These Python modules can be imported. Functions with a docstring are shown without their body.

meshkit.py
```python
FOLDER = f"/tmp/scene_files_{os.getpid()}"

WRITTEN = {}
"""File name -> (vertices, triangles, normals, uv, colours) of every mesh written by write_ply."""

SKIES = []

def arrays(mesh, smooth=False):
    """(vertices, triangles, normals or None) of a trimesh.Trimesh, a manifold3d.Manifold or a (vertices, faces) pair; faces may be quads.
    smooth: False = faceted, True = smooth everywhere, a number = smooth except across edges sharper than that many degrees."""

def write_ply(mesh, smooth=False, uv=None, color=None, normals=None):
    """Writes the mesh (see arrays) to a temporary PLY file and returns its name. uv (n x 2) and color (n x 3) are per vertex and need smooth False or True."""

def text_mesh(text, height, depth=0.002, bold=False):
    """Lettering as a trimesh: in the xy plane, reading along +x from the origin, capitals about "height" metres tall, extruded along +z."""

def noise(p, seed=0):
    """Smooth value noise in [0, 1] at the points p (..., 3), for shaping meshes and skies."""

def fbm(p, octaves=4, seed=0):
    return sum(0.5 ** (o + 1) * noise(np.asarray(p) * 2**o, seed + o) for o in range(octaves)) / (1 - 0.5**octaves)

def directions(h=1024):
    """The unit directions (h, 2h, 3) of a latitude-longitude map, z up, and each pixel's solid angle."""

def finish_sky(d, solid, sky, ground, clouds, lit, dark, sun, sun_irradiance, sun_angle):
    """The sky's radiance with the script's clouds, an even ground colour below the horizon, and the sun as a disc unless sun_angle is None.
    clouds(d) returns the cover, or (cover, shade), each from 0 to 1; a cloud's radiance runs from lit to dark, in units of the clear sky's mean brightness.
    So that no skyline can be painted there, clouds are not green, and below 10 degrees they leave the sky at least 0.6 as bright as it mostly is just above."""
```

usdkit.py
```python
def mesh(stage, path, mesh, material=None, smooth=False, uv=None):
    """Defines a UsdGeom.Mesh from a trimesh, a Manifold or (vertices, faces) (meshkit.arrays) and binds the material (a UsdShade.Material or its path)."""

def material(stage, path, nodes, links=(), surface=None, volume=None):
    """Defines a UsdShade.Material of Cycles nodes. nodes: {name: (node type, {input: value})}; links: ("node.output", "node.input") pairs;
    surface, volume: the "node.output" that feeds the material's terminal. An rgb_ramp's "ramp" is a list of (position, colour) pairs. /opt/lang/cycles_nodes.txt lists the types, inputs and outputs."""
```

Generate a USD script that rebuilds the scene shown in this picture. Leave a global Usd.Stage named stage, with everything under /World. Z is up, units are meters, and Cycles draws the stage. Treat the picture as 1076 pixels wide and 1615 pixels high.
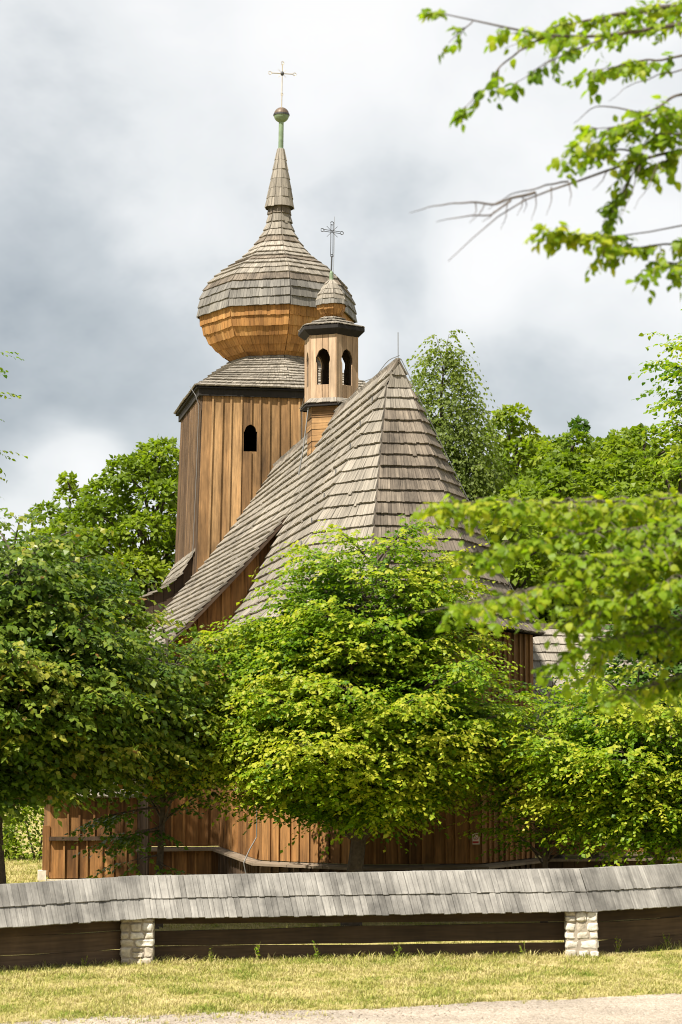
import math
import numpy as np, trimesh, usdkit, meshkit
from shapely.geometry import Polygon, box as sbox
from shapely import affinity
from pxr import Usd, UsdGeom, UsdLux, UsdShade, Sdf, Gf, Vt

stage = Usd.Stage.CreateInMemory()
UsdGeom.SetStageUpAxis(stage, "Z")
UsdGeom.SetStageMetersPerUnit(stage, 1.0)
UsdGeom.Xform.Define(stage, "/World")
UsdGeom.Scope.Define(stage, "/World/Looks")
T = Sdf.ValueTypeNames
PI = math.pi

# ------------------------------------------------------------------ camera
F, YH, EYE = 3400.0, 1180.0, 3.2
PITCH = math.atan((YH - 807.5) / F)
cam = UsdGeom.Camera.Define(stage, "/World/camera")
cam.CreateHorizontalApertureAttr(24.0)
cam.CreateVerticalApertureAttr(24.0 * 1024 / 682)
cam.CreateFocalLengthAttr(F / 1076 * 24.0)
cam.CreateClippingRangeAttr(Gf.Vec2f(0.5, 5000))
cam.CreateFStopAttr(3.2)
cam.CreateFocusDistanceAttr(46.0)
cam.CreateExposureAttr(1.15)
x_ = UsdGeom.Xformable(cam)
x_.AddTranslateOp().Set(Gf.Vec3d(0, 0, EYE))
x_.AddRotateXOp().Set(90 + math.degrees(PITCH))

# ------------------------------------------------------------------ sun and sky
SUN_AZ, SUN_EL = math.radians(42), math.radians(52)      # to the left behind the camera
sun_dir = np.array([-math.sin(SUN_AZ) * math.cos(SUN_EL), -math.cos(SUN_AZ) * math.cos(SUN_EL), math.sin(SUN_EL)])
sun = UsdLux.DistantLight.Define(stage, "/World/sun")
sun.CreateIntensityAttr(1.25)
sun.CreateAngleAttr(0.5)
sun.CreateNormalizeAttr(True)
sun.CreateColorAttr(Gf.Vec3f(1.0, 0.945, 0.84))
q = Gf.Rotation(Gf.Vec3d(0, 0, 1), Gf.Vec3d(*map(float, sun_dir))).GetQuat()
UsdGeom.Xformable(sun).AddOrientOp(UsdGeom.XformOp.PrecisionDouble).Set(Gf.Quatd(q))

# broken cloud, in terms of the direction: (azimuth from +y to +x, elevation, radius, strength); positive is brighter
SKY_SPOTS = [(-8.0, 11.4, 4.8, -0.38), (-3.6, 10.2, 3.4, -0.27), (-9.0, 8.9, 3.0, -0.28), (6.5, 15.0, 4.0, 0.22), (-6.5, 20.5, 4.0, 0.18), (0.5, 20.5, 4.0, 0.30), (8, 20, 3, 0.25),
             (1.4, 14.4, 2.0, -0.04), (-4.6, 14.4, 1.4, 0.12), (6.8, 8.7, 3.2, -0.26), (2.8, 8.6, 2.4, -0.16), (-7.0, 7.3, 1.7, 0.36), (4.8, 12.4, 2.4, 0.28)]
nodes = {"tc": ("texture_coordinate", {}), "nz": ("vector_math", {"math_type": "normalize"}),
         "sky": ("sky_texture", {"sky_type": "single_scattering", "sun_disc": False, "sun_elevation": SUN_EL, "sun_rotation": math.atan2(sun_dir[0], sun_dir[1])}),
         "map": ("mapping", {"scale": (7.0, 7.0, 9.0)}),
         "n1": ("noise_texture", {"scale": 1.0, "detail": 7.0, "roughness": 0.55, "distortion": 0.15}),
         "wn": ("noise_texture", {"scale": 9.0, "detail": 3.0}),
         "ws": ("vector_math", {"math_type": "multiply_add", "vector2": (0.09, 0.09, 0.09), "vector3": (-0.045, -0.045, -0.045)}),
         "wa": ("vector_math", {"math_type": "add"}),
         "cov": ("rgb_ramp", {"ramp": [(0.0, (0.20, 0.22, 0.235)), (0.22, (0.43, 0.475, 0.51)), (0.42, (0.62, 0.66, 0.685)), (0.60, (0.86, 0.88, 0.885)), (0.82, (1.0, 1.0, 0.995)), (1.0, (1.05, 1.04, 1.02))]}),
         "gain": ("vector_math", {"math_type": "scale", "scale": 5.6}),
         "mixc": ("mix_color", {"fac": 0.93}),
         "bg": ("background_shader", {"strength": 0.08})}
links = [("tc.generated", "nz.vector1"), ("nz.vector", "map.vector"), ("map.vector", "n1.vector"),
         ("nz.vector", "wn.vector"), ("wn.color", "ws.vector1"), ("ws.vector", "wa.vector1"), ("nz.vector", "wa.vector2")]
nodes["base"] = ("math", {"math_type": "multiply_add", "value2": 1.0, "value3": 0.15})
links.append(("n1.fac", "base.value1"))
prev = "base.value"
for i, (az, el, rad, w) in enumerate(SKY_SPOTS):
    a, e = math.radians(az), math.radians(el)
    d = (math.sin(a) * math.cos(e), math.cos(a) * math.cos(e), math.sin(e))
    nodes[f"d{i}"] = ("vector_math", {"math_type": "distance", "vector2": d})
    nodes[f"r{i}"] = ("map_range", {"range_type": "smoothstep", "from_min": 0.0, "from_max": math.radians(rad) * 1.25, "to_min": w, "to_max": 0.0})
    nodes[f"s{i}"] = ("math", {"math_type": "add"})
    links += [("wa.vector", f"d{i}.vector1"), (f"d{i}.value", f"r{i}.value"), (prev, f"s{i}.value1"), (f"r{i}.result", f"s{i}.value2")]
    prev = f"s{i}.value"
links += [(prev, "cov.fac"), ("cov.color", "gain.vector1"), ("gain.vector", "mixc.b"), ("sky.color", "mixc.a"), ("mixc.result", "bg.color")]
sky_mat = usdkit.material(stage, "/World/Looks/cloudy_sky", nodes, links, surface="bg.background")
dome = UsdLux.DomeLight.Define(stage, "/World/sky")
UsdShade.MaterialBindingAPI.Apply(dome.GetPrim()).Bind(sky_mat)
dome.GetPrim().SetCustomDataByKey("kind", "structure")

# ------------------------------------------------------------------ helpers
used = {}
def unique(parent, name):
    k = used.get((parent, name), 0)
    used[(parent, name)] = k + 1
    return f"{parent}/{name}" if k == 0 else f"{parent}/{name}_{k:03d}"

def tag(p, label=None, cat=None, group=None, kind=None):
    p = p.GetPrim() if hasattr(p, "GetPrim") else p
    for k, v in (("label", label), ("category", cat), ("group", group), ("kind", kind)):
        if v:
            p.SetCustomDataByKey(k, v)
    return p

def thing(name, label, cat, loc=(0, 0, 0), rotz=0.0, group=None):
    x = UsdGeom.Xform.Define(stage, unique("/World", name))
    x.AddTranslateOp().Set(Gf.Vec3d(*map(float, loc)))
    if rotz:
        x.AddRotateZOp().Set(float(rotz))
    tag(x, label, cat, group)
    return str(x.GetPath())

class MB:
    """Collects triangles with uv and a tone per vertex."""
    def __init__(self):
        self.v, self.f, self.uv, self.t, self.n = [], [], [], [], 0
    def add(self, v, f, uv=None, tone=0.5):
        v = np.asarray(v, float)
        f = np.asarray(f, int)
        if f.shape[1] == 4:
            f = np.vstack([f[:, [0, 1, 2]], f[:, [0, 2, 3]]])
        self.v.append(v); self.f.append(f + self.n)
        self.uv.append(np.zeros((len(v), 2)) if uv is None else np.asarray(uv, float))
        self.t.append(np.broadcast_to(np.asarray(tone, float), (len(v),)))
        self.n += len(v)
        return self
    def mesh(self):
        return np.vstack(self.v), np.vstack(self.f), np.vstack(self.uv), np.concatenate(self.t)
    def put(self, parent, name, mat, smooth=False, label=None, kind=None):
        v, f, uv, t = self.mesh()
        path = unique(parent, name)
        if smooth is not False and smooth is not True:
            m = usdkit.mesh(stage, path, trimesh.Trimesh(v, f, process=False), mat, smooth=smooth)
        else:
            m = usdkit.mesh(stage, path, trimesh.Trimesh(v, f, process=False), mat, smooth=smooth, uv=uv)
            UsdGeom.PrimvarsAPI(m).CreatePrimvar("tone", T.FloatArray, "vertex").Set(Vt.FloatArray.FromNumpy(t.astype(np.float32)))
        tag(m, label, None, None, kind)
        return path

HEX = np.array([[0, 1, 2, 3], [4, 7, 6, 5], [0, 4, 5, 1], [1, 5, 6, 2], [2, 6, 7, 3], [3, 7, 4, 0]])
def hexa(mb, p, uv=None, tone=0.5, faces=HEX):
    """p: outer quad (4 corners) then the matching inner quad."""
    return mb.add(p, faces, uv, tone)

def bx(mb, lo, hi, tone=0.5, uvs=1.0):
    x0, y0, z0 = lo; x1, y1, z1 = hi
    p = [(x0, y0, z0), (x1, y0, z0), (x1, y0, z1), (x0, y0, z1), (x0, y1, z0), (x1, y1, z0), (x1, y1, z1), (x0, y1, z1)]
    return mb.add(p, HEX, [((a + b) * uvs, c * uvs) for a, b, c in p], tone)

def tube(mb, pts, radii, sides=6, tone=0.5, cap=True):
    p = np.asarray(pts, float)
    t = np.gradient(p, axis=0)
    t /= np.linalg.norm(t, axis=1, keepdims=True) + 1e-12
    ref = np.array([0, 0, 1.0]) if np.abs(t[:, 2]).mean() < 0.8 else np.array([1.0, 0, 0])
    a = np.cross(t, ref); a /= np.linalg.norm(a, axis=1, keepdims=True) + 1e-12
    b = np.cross(t, a)
    ang = np.arange(sides) * 2 * PI / sides
    r = np.broadcast_to(radii, (len(p),))
    v = p[:, None] + r[:, None, None] * (np.cos(ang)[None, :, None] * a[:, None] + np.sin(ang)[None, :, None] * b[:, None])
    i, j = np.meshgrid(np.arange(len(p) - 1), np.arange(sides), indexing="ij")
    qd = np.stack([i * sides + j, i * sides + (j + 1) % sides, (i + 1) * sides + (j + 1) % sides, (i + 1) * sides + j], -1).reshape(-1, 4)
    v = v.reshape(-1, 3)
    f = np.vstack([qd[:, [0, 1, 2]], qd[:, [0, 2, 3]]])
    if cap:
        n = len(v)
        v = np.vstack([v, p[0], p[-1]])
        k = np.arange(sides)
        f = np.vstack([f, np.stack([np.full(sides, n), (k + 1) % sides, k], 1), np.stack([np.full(sides, n + 1), (len(p) - 1) * sides + k, (len(p) - 1) * sides + (k + 1) % sides], 1)])
    L = np.concatenate([[0], np.cumsum(np.linalg.norm(np.diff(p, axis=0), axis=1))])
    uv = np.stack([np.tile(ang * 0.1, len(p)), np.repeat(L, sides)], 1)
    if cap:
        uv = np.vstack([uv, [0, 0], [0, L[-1]]])
    return mb.add(v, f, uv, tone)

def unit(v):
    v = np.asarray(v, float)
    return v / (np.linalg.norm(v, axis=-1, keepdims=True) + 1e-12)

# ------------------------------------------------------------------ materials
def wood(name, ramp, grain=28.0, stain=0.5, rough=0.82, bump=0.35, stain_scale=0.7, streak=(0.62, 1.25), stain_low=0.45, stretch=0.4):
    """Sawn or cleft wood: tone of the piece, grain along v of its uv, weather stains of their own shape."""
    n = {"tone": ("attribute", {"attribute": "tone"}), "ramp": ("rgb_ramp", {"ramp": ramp}),
         "uv": ("uvmap", {"attribute": "st"}), "map": ("mapping", {"scale": (grain, 1.3, 1.0)}),
         "g": ("noise_texture", {"scale": 1.0, "detail": 5.0, "roughness": 0.6}),
         "gm": ("map_range", {"from_min": 0.28, "from_max": 0.72, "to_min": streak[0], "to_max": streak[1]}),
         "geo": ("geometry", {}), "smap": ("mapping", {"scale": (1.0, 1.0, stretch)}),
         "s": ("noise_texture", {"scale": stain_scale, "detail": 6.0, "roughness": 0.66}),
         "sm": ("map_range", {"from_min": 0.36, "from_max": 0.56, "to_min": 1.0 - stain * (1 - stain_low), "to_max": 1.0}),
         "mul": ("math", {"math_type": "multiply"}), "sc": ("vector_math", {"math_type": "scale"}),
         "b": ("bump", {"strength": bump, "distance": 0.01}),
         "p": ("principled_bsdf", {"roughness": rough, "specular_ior_level": 0.25})}
    l = [("tone.fac", "ramp.fac"), ("uv.UV", "map.vector"), ("map.vector", "g.vector"), ("g.fac", "gm.value"),
         ("geo.position", "smap.vector"), ("smap.vector", "s.vector"), ("s.fac", "sm.value"), ("gm.result", "mul.value1"), ("sm.result", "mul.value2"),
         ("ramp.color", "sc.vector1"), ("mul.value", "sc.scale"), ("sc.vector", "p.base_color"), ("g.fac", "b.height"), ("b.normal", "p.normal")]
    return usdkit.material(stage, f"/World/Looks/{name}", n, l, surface="p.BSDF")

def plain(name, color, rough=0.7, metallic=0.0, noise=0.25, scale=6.0, spec=0.3):
    c = np.array(color)
    n = {"geo": ("geometry", {}), "n": ("noise_texture", {"scale": scale, "detail": 4.0}),
         "r": ("rgb_ramp", {"ramp": [(0.25, tuple(c * (1 - noise))), (0.75, tuple(c * (1 + noise)))]}),
         "p": ("principled_bsdf", {"roughness": rough, "metallic": metallic, "specular_ior_level": spec})}
    return usdkit.material(stage, f"/World/Looks/{name}", n, [("geo.position", "n.vector"), ("n.fac", "r.fac"), ("r.color", "p.base_color")], surface="p.BSDF")

def leafy(name, ramp, trans=0.35, rough=0.45, var=0.3):
    n = {"tone": ("attribute", {"attribute": "tone"}), "ramp": ("rgb_ramp", {"ramp": ramp}),
         "geo": ("geometry", {}), "hv": ("map_range", {"to_min": 1 - var, "to_max": 1 + var}),
         "sc": ("vector_math", {"math_type": "scale"}),
         "tr": ("vector_math", {"math_type": "multiply", "vector2": (1.5, 1.6, 0.55)}),
         "p": ("principled_bsdf", {"roughness": rough, "specular_ior_level": 0.22}), "t": ("translucent_bsdf", {}), "m": ("mix_closure", {"fac": trans})}
    l = [("tone.fac", "ramp.fac"), ("geo.random_per_island", "hv.value"), ("ramp.color", "sc.vector1"), ("hv.result", "sc.scale"), ("sc.vector", "p.base_color"),
         ("sc.vector", "tr.vector1"), ("tr.vector", "t.color"), ("p.BSDF", "m.closure1"), ("t.BSDF", "m.closure2")]
    return usdkit.material(stage, f"/World/Looks/{name}", n, l, surface="m.closure")

M = {}
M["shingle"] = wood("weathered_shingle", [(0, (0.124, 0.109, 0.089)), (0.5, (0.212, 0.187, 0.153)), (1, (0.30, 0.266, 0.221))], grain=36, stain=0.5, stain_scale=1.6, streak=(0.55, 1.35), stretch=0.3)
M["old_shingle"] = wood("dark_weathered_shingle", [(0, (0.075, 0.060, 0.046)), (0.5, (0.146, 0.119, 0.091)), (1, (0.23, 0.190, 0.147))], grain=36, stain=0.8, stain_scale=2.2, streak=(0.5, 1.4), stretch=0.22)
M["grey_shingle"] = wood("grey_shingle", [(0, (0.105, 0.098, 0.088)), (0.5, (0.165, 0.154, 0.137)), (1, (0.24, 0.222, 0.195))], grain=36, stain=0.55, stain_scale=1.8, stretch=0.25)
M["fresh_shingle"] = wood("honey_shingle", [(0, (0.18, 0.080, 0.024)), (0.5, (0.315, 0.155, 0.048)), (1, (0.43, 0.245, 0.09))], grain=18, stain=0.6, stain_scale=1.6, stretch=0.4)
M["tower_board"] = wood("tower_board", [(0, (0.13, 0.070, 0.031)), (0.5, (0.28, 0.158, 0.066)), (1, (0.43, 0.265, 0.122))], grain=20, stain=0.85, stain_scale=0.8, streak=(0.55, 1.3), stretch=0.3, stain_low=0.3)
M["side_board"] = wood("dark_side_board", [(0, (0.055, 0.036, 0.022)), (0.5, (0.105, 0.066, 0.038)), (1, (0.185, 0.115, 0.062))], grain=22, stain=0.7, stain_scale=1.2, streak=(0.5, 1.35), stretch=0.25)  # darker board tones, used on the tower's left wall
M["wall_board"] = wood("wall_board", [(0, (0.095, 0.042, 0.014)), (0.5, (0.205, 0.096, 0.031)), (1, (0.32, 0.162, 0.056))], grain=22, stain=0.8, stain_scale=1.0, streak=(0.5, 1.35), stretch=0.3, stain_low=0.3)
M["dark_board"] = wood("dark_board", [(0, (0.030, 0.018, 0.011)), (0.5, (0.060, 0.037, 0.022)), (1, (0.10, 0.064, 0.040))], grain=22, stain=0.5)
M["black_board"] = wood("near_black_board", [(0, (0.012, 0.010, 0.009)), (1, (0.030, 0.025, 0.021))], grain=22, stain=0.4)  # near-black wood of the cornices and soffits
M["turret_board"] = wood("turret_board", [(0, (0.24, 0.155, 0.092)), (0.5, (0.35, 0.235, 0.145)), (1, (0.46, 0.335, 0.225))], grain=20, stain=0.5, stain_scale=1.4, stretch=0.35)
M["fence_board"] = wood("silver_board", [(0, (0.138, 0.129, 0.115)), (0.5, (0.216, 0.203, 0.182)), (1, (0.295, 0.278, 0.25))], grain=30, stain=0.9, stain_scale=1.1, stain_low=0.42, stretch=0.8)  # noise lays broad dark patches across neighbouring roof boards
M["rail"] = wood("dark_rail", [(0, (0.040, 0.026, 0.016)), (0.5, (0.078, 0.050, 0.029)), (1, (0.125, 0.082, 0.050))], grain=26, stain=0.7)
M["sill"] = wood("pale_sill", [(0, (0.12, 0.088, 0.06)), (1, (0.20, 0.155, 0.11))], grain=18, stain=0.3)
M["core"] = plain("dark_wall_core", (0.035, 0.022, 0.014), 0.9)
M["deck"] = plain("roof_deck", (0.055, 0.042, 0.032), 0.9)
M["iron"] = plain("wrought_iron", (0.06, 0.06, 0.062), 0.5, 0.6, 0.2)
M["gilt"] = plain("pale_gilt", (0.42, 0.36, 0.26), 0.4, 0.6, 0.2)
M["zinc"] = plain("zinc_wire", (0.13, 0.128, 0.122), 0.6, 0.2, 0.15)
M["verdigris"] = plain("verdigris_copper", (0.155, 0.21, 0.125), 0.6, 0.15, 0.5, 3.0)
M["copper"] = plain("brown_copper", (0.095, 0.068, 0.048), 0.5, 0.3, 0.5, 4.0)
M["bark"] = plain("bark", (0.060, 0.046, 0.034), 0.9, 0, 0.4, 18.0)
M["pale_bark"] = plain("pale_bark", (0.085, 0.068, 0.054), 0.9, 0, 0.4, 18.0)
M["stone"] = plain("limestone", (0.50, 0.45, 0.37), 0.9, 0, 0.28, 9.0)
M["rubble"] = usdkit.material(stage, "/World/Looks/rubble_stone", {"tone": ("attribute", {"attribute": "tone"}), "geo": ("geometry", {}), "n": ("noise_texture", {"scale": 14.0, "detail": 6.0, "roughness": 0.65}),
    "r": ("rgb_ramp", {"ramp": [(0, (0.30, 0.25, 0.19)), (0.5, (0.47, 0.42, 0.34)), (1, (0.60, 0.56, 0.49))]}), "m": ("map_range", {"from_min": 0.3, "from_max": 0.7, "to_min": 0.62, "to_max": 1.2}), "sc": ("vector_math", {"math_type": "scale"}),
    "b": ("bump", {"strength": 0.8, "distance": 0.02}), "p": ("principled_bsdf", {"roughness": 0.95, "specular_ior_level": 0.15})},
    [("tone.fac", "r.fac"), ("geo.position", "n.vector"), ("n.fac", "m.value"), ("r.color", "sc.vector1"), ("m.result", "sc.scale"), ("sc.vector", "p.base_color"), ("n.fac", "b.height"), ("b.normal", "p.normal")], surface="p.BSDF")
M["mortar"] = plain("mortar", (0.30, 0.255, 0.20), 0.95, 0, 0.2, 20.0)
M["plaque"] = plain("white_plaque", (0.60, 0.52, 0.45), 0.5, 0, 0.05)
M["red_print"] = plain("red_print", (0.36, 0.03, 0.035), 0.5, 0, 0.2, 60.0)
M["dark_print"] = plain("dark_print", (0.05, 0.03, 0.03), 0.5, 0, 0.05)
M["pane"] = usdkit.material(stage, "/World/Looks/window_pane", {"t": ("transparent_bsdf", {"color": (0.75, 0.8, 0.78)}), "g": ("glossy_bsdf", {"roughness": 0.04}), "f": ("fresnel", {"IOR": 1.5}), "m": ("mix_closure", {})},
                            [("f.fac", "m.fac"), ("t.BSDF", "m.closure1"), ("g.BSDF", "m.closure2")], surface="m.closure")
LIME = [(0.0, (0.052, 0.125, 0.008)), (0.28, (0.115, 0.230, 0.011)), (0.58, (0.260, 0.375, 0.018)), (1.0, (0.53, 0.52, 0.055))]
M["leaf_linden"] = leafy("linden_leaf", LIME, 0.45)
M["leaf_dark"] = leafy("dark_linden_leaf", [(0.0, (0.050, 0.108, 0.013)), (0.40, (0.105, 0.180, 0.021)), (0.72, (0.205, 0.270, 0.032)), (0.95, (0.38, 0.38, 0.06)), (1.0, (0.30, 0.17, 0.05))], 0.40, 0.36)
M["leaf_deep"] = leafy("deep_green_leaf", [(0.0, (0.036, 0.090, 0.012)), (1.0, (0.100, 0.185, 0.026))], 0.38)
M["leaf_far"] = leafy("bright_far_leaf", [(0.0, (0.105, 0.175, 0.014)), (0.55, (0.225, 0.310, 0.022)), (1.0, (0.36, 0.405, 0.042))], 0.46)
M["leaf_birch"] = leafy("birch_leaf", [(0.0, (0.115, 0.170, 0.030)), (1.0, (0.25, 0.305, 0.062))], 0.5)
M["leaf_near"] = leafy("near_leaf", [(0.0, (0.105, 0.205, 0.009)), (0.45, (0.230, 0.350, 0.014)), (1.0, (0.50, 0.51, 0.040))], 0.55)

# ------------------------------------------------------------------ ground
def ground_z(x, y):
    x, y = np.asarray(x, float), np.asarray(y, float)
    s = np.clip((23.0 - y) / 19.0, 0, 1)
    rise = 1.6 * s * s * (3 - 2 * s)
    side = 0.009 * np.clip(x + 3.0, 0.0, 8.0) * np.clip((y - 22) / 6, 0, 1) * np.clip((44 - y) / 8, 0, 1)
    lump = 0.05 * (meshkit.fbm(np.stack([x * 0.5, y * 0.5, 0 * x], -1), 3, 5) - 0.5) * np.clip((60 - np.abs(y - 30)) / 30, 0, 1)
    return rise + side + lump

def sheet(xs, ys, dz=0.0, keep=None):
    X, Y = np.meshgrid(xs, ys)
    Z = ground_z(X, Y) + dz
    n, m = X.shape
    i, j = np.meshgrid(np.arange(n - 1), np.arange(m - 1), indexing="ij")
    qd = np.stack([i * m + j, i * m + j + 1, (i + 1) * m + j + 1, (i + 1) * m + j], -1).reshape(-1, 4)
    return np.stack([X, Y, Z], -1).reshape(-1, 3), np.vstack([qd[:, [0, 1, 2]], qd[:, [0, 2, 3]]])

gmat = usdkit.material(stage, "/World/Looks/dry_grass_ground", {
    "geo": ("geometry", {}), "n": ("noise_texture", {"scale": 1.1, "detail": 5.0, "roughness": 0.6}), "n2": ("noise_texture", {"scale": 26.0, "detail": 4.0}),
    "r": ("rgb_ramp", {"ramp": [(0.30, (0.17, 0.18, 0.040)), (0.46, (0.30, 0.255, 0.085)), (0.64, (0.40, 0.325, 0.16))]}),
    "m": ("map_range", {"from_min": 0.3, "from_max": 0.7, "to_min": 0.6, "to_max": 1.25}), "sc": ("vector_math", {"math_type": "scale"}),
    "b": ("bump", {"strength": 0.8, "distance": 0.03}), "p": ("principled_bsdf", {"roughness": 0.95, "specular_ior_level": 0.1})},
    [("geo.position", "n.vector"), ("geo.position", "n2.vector"), ("n.fac", "r.fac"), ("n2.fac", "m.value"), ("r.color", "sc.vector1"), ("m.result", "sc.scale"), ("sc.vector", "p.base_color"), ("n2.fac", "b.height"), ("b.normal", "p.normal")], surface="p.BSDF")
xs = np.concatenate([[-2500, -1200, -600, -300, -150, -80, -50, -30], np.arange(-20, 20.1, 0.5), [30, 50, 80, 150, 300, 600, 1200, 2500]])
ys = np.concatenate([[-2500, -1000, -400, -150, -60, -20, -8], np.arange(0, 60.1, 0.5), [64, 70, 80, 100, 140, 200, 320, 600, 1200, 2600]])
v, f = sheet(xs, ys)
tag(usdkit.mesh(stage, "/World/ground", (v, f), gmat, smooth=True), "dry mown grass ground on both sides of the fence", "ground", kind="structure")

gravel = usdkit.material(stage, "/World/Looks/gravel", {
    "geo": ("geometry", {}), "v": ("voronoi_texture", {"scale": 34.0, "randomness": 1.0}), "n": ("noise_texture", {"scale": 0.9, "detail": 5.0}), "n2": ("noise_texture", {"scale": 60.0, "detail": 3.0}),
    "r": ("rgb_ramp", {"ramp": [(0.0, (0.23, 0.186, 0.142)), (0.5, (0.34, 0.286, 0.226)), (1.0, (0.44, 0.385, 0.32))]}), "bw": ("rgb_to_bw", {}),
    "m": ("map_range", {"from_min": 0.3, "from_max": 0.7, "to_min": 0.75, "to_max": 1.15}), "m2": ("map_range", {"from_min": 0.3, "from_max": 0.7, "to_min": 0.7, "to_max": 1.2}),
    "mm": ("math", {"math_type": "multiply"}), "sc": ("vector_math", {"math_type": "scale"}),
    "b": ("bump", {"strength": 0.9, "distance": 0.02, "invert": True}), "p": ("principled_bsdf", {"roughness": 0.95, "specular_ior_level": 0.15})},
    [("geo.position", "v.vector"), ("geo.position", "n.vector"), ("geo.position", "n2.vector"), ("v.color", "bw.color"), ("bw.val", "r.fac"), ("n.fac", "m.value"), ("n2.fac", "m2.value"), ("m.result", "mm.value1"), ("m2.result", "mm.value2"),
     ("r.color", "sc.vector1"), ("mm.value", "sc.scale"), ("sc.vector", "p.base_color"), ("v.distance", "b.height"), ("b.normal", "p.normal")], surface="p.BSDF")
def gravel_edge(x):
    x = np.asarray(x, float)
    return 26.95 + 0.27 * np.clip(x, -8, 8) + 0.5 * (meshkit.fbm(np.stack([x * 0.9, 0 * x, 0 * x], -1), 4, 3) - 0.5)
gx = np.arange(-14, 14.01, 0.12)
rows = np.concatenate([[0], np.linspace(0.03, 1, 40)])
GX = np.repeat(gx[None], len(rows), 0)
GY = gravel_edge(gx)[None] - rows[:, None] * 25.0
GZ = ground_z(GX, GY) + 0.006 + 0.012 * np.minimum(rows * 20, 1)[:, None]
n_, m_ = GX.shape
i, j = np.meshgrid(np.arange(n_ - 1), np.arange(m_ - 1), indexing="ij")
qd = np.stack([i * m_ + j, (i + 1) * m_ + j, (i + 1) * m_ + j + 1, i * m_ + j + 1], -1).reshape(-1, 4)
tag(usdkit.mesh(stage, "/World/gravel_road", (np.stack([GX, GY, GZ], -1).reshape(-1, 3), qd), gravel, smooth=True), "pale gravel road along the bottom edge", "road", kind="structure")

# ------------------------------------------------------------------ church: frame of its own, x to the north, y to the west, z up, origin below the chancel's roof apex
TH = 0.18614
AX, AY = 1.130, 45.0
ZA = 8.069 + EYE
church = thing("wooden_church", "brown wooden church with shingled onion tower, ridge turret and steep polygonal chancel roof", "church", (AX, AY, 0), math.degrees(TH))
rng = np.random.default_rng(11)

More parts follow.
